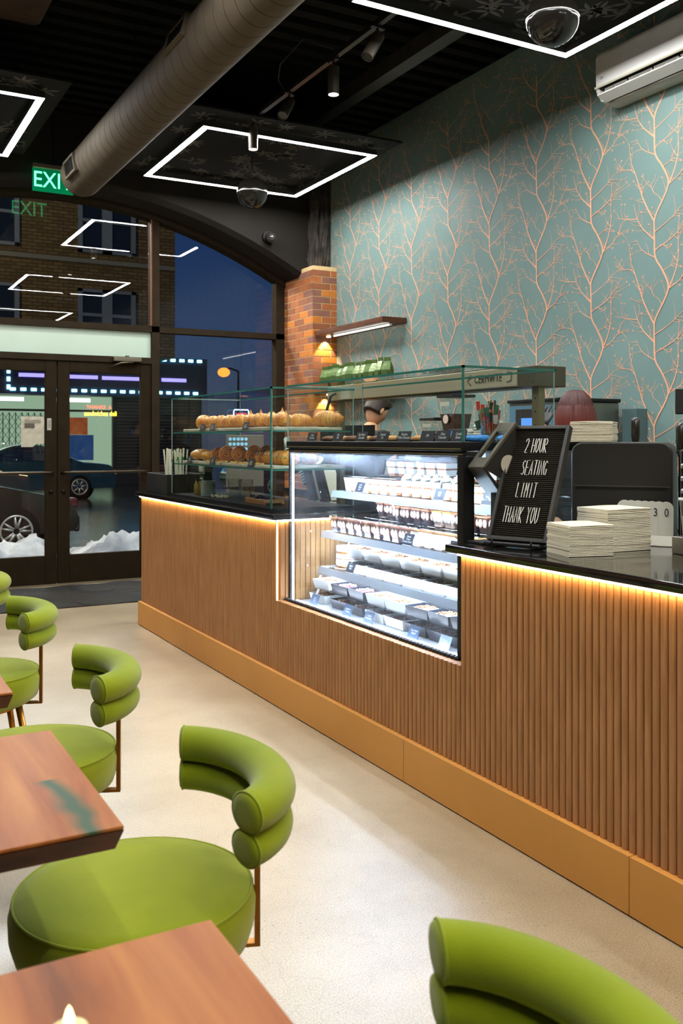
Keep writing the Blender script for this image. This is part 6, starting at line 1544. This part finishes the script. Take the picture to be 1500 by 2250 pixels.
def car(name, label, x_rear, y_near, L, Wd, body, wheelm, wx, wr, zb=-.15, flip=1, tail=None, rimstyle=6):
    r = thing(name, label, 'car', (x_rear, y_near, zb))
    # side profile from rear(0) to front(L) drawn leftwards (-x)
    P = [(.0,.34),(.03,.62),(.10,.86),(.35,.93),(.95,.96),(1.45,1.30),(1.9,1.43),(2.6,1.42),(3.35,1.02),(4.1,.90),(4.45,.72),(4.5,.40),(4.42,.24),(.10,.24)] if flip == 1 else \
        [(.0,.36),(.02,.55),(.15,.74),(.9,.90),(1.25,.97),(1.9,1.36),(2.5,1.46),(3.3,1.42),(3.9,1.10),(4.35,1.02),(4.5,.85),(4.5,.40),(4.42,.24),(.10,.24)]
    k = L/4.5; low = [p for p in P]
    def smoothp(P):
        out_ = []
        for i in range(len(P)):
            a = Vector(P[i]); c = Vector(P[(i+1)%len(P)]); out_ += [a*.75+c*.25, a*.25+c*.75]
        return out_
    S = smoothp(smoothp(P)); n = len(S); rings = []; b = MB()
    for yy, ins in ((.0,.06),(.06,.015),(.14,0),(Wd-.14,0),(Wd-.06,.015),(Wd,.06)):
        ring = []
        for p in S:
            zz = p[1]; tumb = 0
            if zz > .92: tumb = (zz-.92)*.36
            y = yy + (tumb if yy < Wd/2 else -tumb)
            cx_, cz_ = L/2, .6
            ring.append(b.v((-(p[0]*k), y, cz_+(zz-cz_)*(1-ins))))
        rings.append(ring)
    b.loft(rings); bd = b.build('body', body, r, smooth=True); auto(bd, 50)
    # windows (side glass follows the tumblehome)
    win = [(1.12,.99),(1.52,1.27),(1.92,1.36),(2.55,1.35),(3.18,1.03)] if flip == 1 else [(1.42,1.0),(1.96,1.30),(2.5,1.39),(3.25,1.35),(3.75,1.08)]
    b = MB(); vs = [b.v((-(x*k), (z-.92)*.36-.004, z)) for x,z in win]; b.face(vs); vs = [b.v((-(x*k), Wd-(z-.92)*.36+.004, z)) for x,z in win]; b.face(vs)
    b.build('side_window', mat('car_glass', (.01,.012,.014), .05, spec=.9, coat=1), r, fix=False)
    for w_ in wx:
        for yy, dy in ((0.02,-1),(Wd-.02,1)):
            M = Matrix.Translation((-w_, yy, wr)) @ Matrix.Rotation(R(90)*(1 if dy<0 else -1),4,'X')
            wh = MB().lathe([(wr*.62,.02),(wr*.93,.025),(wr,.0),(wr,-.17),(wr*.62,-.18)], n=36, M=M).build('wheel', mat('tyre_rubber', (.006,.006,.006), .9, spec=.2), r, smooth=True)
            MB().lathe([(wr*1.0,-.02),(wr*1.16,-.005),(wr*1.19,-.03)], n=36, M=M).build('wheel_arch', mat('arch_dark', (.004,.004,.004), .9, spec=.1), r, smooth=True)
            q = MB(); q.lathe([(wr*.57,.012),(wr*.60,.022),(wr*.67,.024),(wr*.68,-.0),(wr*.62,-.03),(wr*.57,-.02)], n=36, M=M); q.lathe([(0,.012),(wr*.13,.012),(wr*.15,-.02)], n=16, M=M)
            for sp3 in range(rimstyle):
                for da in ((-.10,.10) if rimstyle < 7 else (0,)):
                    a = 2*math.pi*sp3/rimstyle+da+.2; c0 = Vector((math.cos(a+da*.8)*wr*.12, math.sin(a+da*.8)*wr*.12, .010)); c1 = Vector((math.cos(a+da)*wr*.60, math.sin(a+da)*wr*.60, .002))
                    q.tube([M @ c0, M @ c1], [wr*.075,wr*.065], 6)
            q.build('rim', wheelm, wh, smooth=True)
            MB().lathe([(0,-.03),(wr*.6,-.03)], n=24, M=M).build('brake_disc', mat('brake_dark', (.03,.028,.026), .5, metal=.6), wh)
    MB().box(-.12*k,-.0,.10,.42,.62,.74).box(-.12*k,0,Wd-.42,Wd-.10,.62,.74).build('lamp', tail or mat('lamp_dark', (.10,.02,.02), .2), r, bevel=.02)
    MB().box(-.06,.02,.05,Wd-.05,.28,.50).build('bumper', body, r, bevel=.03)
    return r
M_CARD_ = mat('black_car_paint', (.006,.0055,.0055), .12, coat=1.0, spec=.8); M_CARG = mat('dark_green_car_paint', (.012,.045,.040), .16, coat=1.0, spec=.8)
M_RIM = mat('alloy_rim', (.50,.48,.42), .4, metal=.35)
car('parked_car', 'black car parked behind the snow, its alloy wheel seen through the left door', 3.03, 12.95, 4.5, 1.78, M_CARD_, M_RIM, [.83,3.55], .325, flip=2, rimstyle=5)
car('parked_car', 'dark green car across the street seen through the right door', 6.72, 24.5, 4.6, 1.75, M_CARG, mat('rim_pale', (.6,.62,.58), .4, metal=.5), [.98,3.7], .32, tail=emitter('tail_lamp', (1,.35,.25), .8), rimstyle=7)
car('parked_car', 'dark sedan further right across the street behind the straws', 14.0, 22.5, 4.5, 1.75, M_CARD_, M_RIM, [.9,3.6], .32, rimstyle=5)

# shop across the street
sh_ = thing('lit_shop', 'lit shop across the street with blue light strings and a folding gate', 'building', (0,31.8,-.15))
MB().box(-8,12.0,.6,8,0,4.5).build('shop_wall', mat('shop_wall', srgb(52,54,62), .8, var=.1), sh_)
MB().box(-8,12.0,.0,.6,3.05,4.45).build('fascia', mat('shop_fascia', srgb(46,46,70), .6, var=.2), sh_)
MB().box(1.9,11.9,.45,.60,.3,3.03).build('shop_window', emitter('shop_interior_light', (.50,.72,.50), .55), sh_)
MB().box(1.9,11.9,.30,.45,.0,.45).build('stall_riser', mat('riser_grey', srgb(60,62,66), .8), sh_)
for (a,b_) in ((1.9,3.9),(8.75,11.9)): MB().box(a,b_,.32,.44,.45,3.03).build('dark_bay', mat('bay_dark', srgb(34,36,36), .6), sh_)
b = MB()
for x in (3.85,6.42,8.65,11.8): b.box(x,x+.10,.28,.44,.3,3.05)
b.box(1.9,11.9,.28,.44,2.50,2.57); b.build('mullions', mat('dark_frame', (.02,.02,.02), .5), sh_)
b = MB()
for x0_ in (4.0,):
    for k in range(12):
        x = x0_+.2*k; b.box(x,x+.025,.20,.23,.35,2.45)
        for j in range(7):
            z = .4+.29*j; b.tube([(x,.215,z),(x+.2,.215,z+.29)], .010, 4, cap=False); b.tube([(x+.2,.215,z),(x,.215,z+.29)], .010, 4, cap=False)
b.build('folding_gate', mat('gate_black', (.01,.01,.01), .6), sh_)
MB().box(4.2,5.7,.40,.44,2.84,2.96).build('tube_lamp', emitter('shop_tube', (.8,1.0,.9), 5), sh_)
MB().box(6.6,7.9,.40,.44,2.84,2.96).build('tube_lamp', emitter('shop_tube', (.8,1.0,.9), 5), sh_)
MB().box(6.6,7.75,.15,.19,1.72,2.30).build('food_poster', mat('poster_red', srgb(190,70,30), .5, col2=srgb(230,150,70), vscale=3, emit=(.5,.12,.03), estr=.25), sh_)
MB().box(6.6,7.95,.15,.19,.85,1.71).build('blue_poster', mat('poster_blue', srgb(40,80,150), .5, var=.3, vscale=4, emit=(.02,.07,.2), estr=.4), sh_)
text('sign_text', 'THANKS  A', .17, emitter('sign_red', (1,.10,.05), 4), sh_, frame((8.15,.18,2.66),(1,0,0),(0,0,1)))
text('sign_text', 'sandwiches deli', .24, emitter('sign_yellow', (1,.75,.05), 5), sh_, frame((8.2,.18,2.44),(1,0,0),(0,0,1)), sx=.75)
b = MB()
for x in [5.2+.33*k for k in range(20)]: b.box(x,x+.17,-.04,-.01,3.16,3.25)
for x in [10.3+.33*k for k in range(5)]: b.box(x,x+.17,-.04,-.01,4.32,4.41)
for z in [3.2+.26*k for k in range(5)]: b.box(5.1,5.2,-.04,-.01,z,z+.14)
b.build('led_string', emitter('led_cyan', (.20,.75,1.0), 9), sh_)
MB().box(5.47,6.35,-.05,0,3.62,3.74).box(7.1,8.05,-.05,0,3.61,3.73).box(8.2,9.7,-.05,0,3.60,3.72).box(10.3,11.2,-.05,0,3.60,3.72).build('neon_tube', emitter('neon_violet', (.35,.30,1.0), 1.6), sh_)
b = MB()
for k in range(22): b.box(8.8,11.85,.30,.315,.5+.115*k,.535+.115*k)
b.build('roller_shutter', mat('shutter_grey', srgb(92,88,84), .6), sh_)
b = MB(); 
for k in range(7): b.tube([(1.3+.0*k,-.1,2.35),(1.5,-.1,2.5),(1.62,-.1,2.3),(1.5,-.1,2.05),(1.33,-.1,2.1)], .03, 6)
b.build('neon_ring', emitter('neon_orange', (1,.25,.06), 6), sh_, smooth=True)

# brick apartment block above and behind
bb_ = thing('brick_building', 'tall dark brick building across the street with pale framed windows', 'building', (0,0,0))
def brickmat():
    m = bpy.data.materials.new('night_brick'); m.use_nodes = True; t = m.node_tree; n = t.nodes; l = t.links; b = n['Principled BSDF']
    tcn = n.new('ShaderNodeTexCoord'); mp = n.new('ShaderNodeMapping'); mp.inputs['Rotation'].default_value = (R(90),0,0); l.new(tcn.outputs['Object'], mp.inputs[0])
    k = n.new('ShaderNodeTexBrick'); l.new(mp.outputs[0], k.inputs[0]); k.inputs['Scale'].default_value = 1.0; k.inputs['Brick Width'].default_value = .32; k.inputs['Row Height'].default_value = .11; k.inputs['Mortar Size'].default_value = .014
    k.inputs['Color1'].default_value = (*srgb(120,104,66),1); k.inputs['Color2'].default_value = (*srgb(92,78,48),1); k.inputs['Mortar'].default_value = (*srgb(58,52,38),1)
    l.new(k.outputs[0], b.inputs['Base Color']); b.inputs['Roughness'].default_value = .85; return m
MB().box(-14,10.25,30.2,31.7,4.15,15).build('brick_facade', brickmat(), bb_)
MB().box(-14,10.27,30.12,30.2,7.08,7.22).build('stone_band', mat('stone_band', srgb(120,124,116), .8), bb_)
MB().box(-14,10.30,30.10,30.2,10.55,10.8).build('stone_band', mat('stone_band'), bb_)
M_FRM = mat('blue_grey_window_frame', srgb(108,124,138), .6, var=.05); M_PN = mat('night_pane', (.012,.018,.022), .15, spec=.8)
def bwin(x0, x1, z0, z1):
    f = MB(); f.box(x0,x1,30.08,30.22,z0,z0+.10).box(x0,x1,30.08,30.22,z1-.10,z1)
    xm = (x0+x1)/2
    for a in (x0, x1-.14): f.box(a,a+.14,30.08,30.22,z0,z1)
    f.box(xm-.16,xm+.16,30.08,30.22,z0,z1); f.box(x0,x1,30.10,30.22,(z0+z1)/2-.05,(z0+z1)/2+.05)
    o = f.build('window', M_FRM, bb_); MB().box(x0+.1,x1-.1,30.16,30.19,z0+.1,z1-.1).build('window_pane', M_PN, o)
for (x0,x1) in ((-.4,1.5),(3.3,5.2),(7.0,8.87)):
    for (z0,z1) in ((4.6,6.25),(7.42,9.5),(11.2,13.2)): bwin(x0,x1,z0,z1)
# street lamp glow
sl = thing('street_lamp', 'far orange street lamp on a pole outside the right window', 'street lamp', (19.95,48,-.40))
MB().cyl((0,0,0),(0,0,5.6),.09,.06,n=10).build('pole', M_BLKMETAL, sl); MB().tube([(0,0,5.6),(-.5,0,5.75),(-.9,0,5.65)], .05, 8).build('arm', M_BLKMETAL, sl)
MB().sphere((-.9,-.1,5.5),.34,.34,.26).build('lamp_globe', emitter('sodium_lamp', (1,.32,.04), 1.7), sl, smooth=True)
ld = bpy.data.lights.new('street_lamp_light','POINT'); ld.energy = 2600; ld.color = (1,.74,.42); ld.shadow_soft_size = .3
lo_ = bpy.data.objects.new('street_lamp_light', ld); COL.objects.link(lo_); lo_.location = (-2,20,9)
sl2 = thing('street_lamp', 'street lamp standing on the far curb left of the doors', 'street lamp', (-2,20,-.15))
MB().cyl((0,0.35,0),(0,.35,9.3),.09,.06,n=10).build('pole', M_BLKMETAL, sl2); MB().box(-.2,.2,-.2,.45,9.25,9.35).build('lamp_head', M_BLKMETAL, sl2)
ld = bpy.data.lights.new('added_front_fill','POINT'); ld.energy = 620; ld.color = (.95,.97,1); ld.shadow_soft_size = .25  # unseen light added to brighten the snow and the near car
lo_ = bpy.data.objects.new('added_front_fill', ld); COL.objects.link(lo_); lo_.location = (2.0,10.9,4.55)
MB_l = thing('added_outside_lamp', 'added unseen lamp on the outside of the front wall above the doors', 'added lamp', (2.0,SY+.14,4.78))  # fixture made up to carry the added light
MB().cyl((0,0,0),(0,1.56,0),.02,n=8).cyl((0,1.56,.0),(0,1.56,-.10),.10,.14,n=18).build('added_lamp_arm', M_BLKMETAL, MB_l)
ns = thing('neon_sign', 'small neon window sign with a blue outline and red letters in the right window', 'neon sign', (3.82,SY-.09,1.66))
P_ = [(.085*c+sx_*.0,0,.055*d_) for c,d_,sx_ in ((-1,-.7,0),(-1,.7,0),(-.9,1,0),(.9,1,0),(1,.7,0),(1,-.7,0),(.9,-1,0),(-.9,-1,0),(-1,-.7,0))]
MB().tube(P_, .006, 6, cap=False).build('outline_tube', emitter('neon_blue_white', (.45,.6,1.0), 4), ns, smooth=True)
text('neon_letters', 'OPEN', .055, emitter('neon_red', (1,.06,.08), 3), ns, frame((0,0,0),(-1,0,0),(0,0,1)), sx=.85, depth=.002)
MB().cyl((0,0,.055),(0,0,.80),.002,n=5).build('hanging_wire', M_BLKMETAL, ns)
# light tubes on the left interior wall (seen mirrored in the glass)
for k,y_ in enumerate((8.2,6.9,5.6)):
    t_ = thing('wall_light_tube', ('vertical white light tube on the left wall nearest the door','vertical white light tube on the left wall beyond the tables','vertical white light tube on the left wall beside the tables')[k], 'wall light', (-2.3,y_,1.25))
    MB().box(0,.02,-.02,.02,0,1.1).build('back_plate', M_BLKMETAL, t_); MB().cyl((.035,0,.02),(.035,0,1.08),.014,n=10).build('tube', emitter('wall_tube', (1,.97,.88), 8), t_)
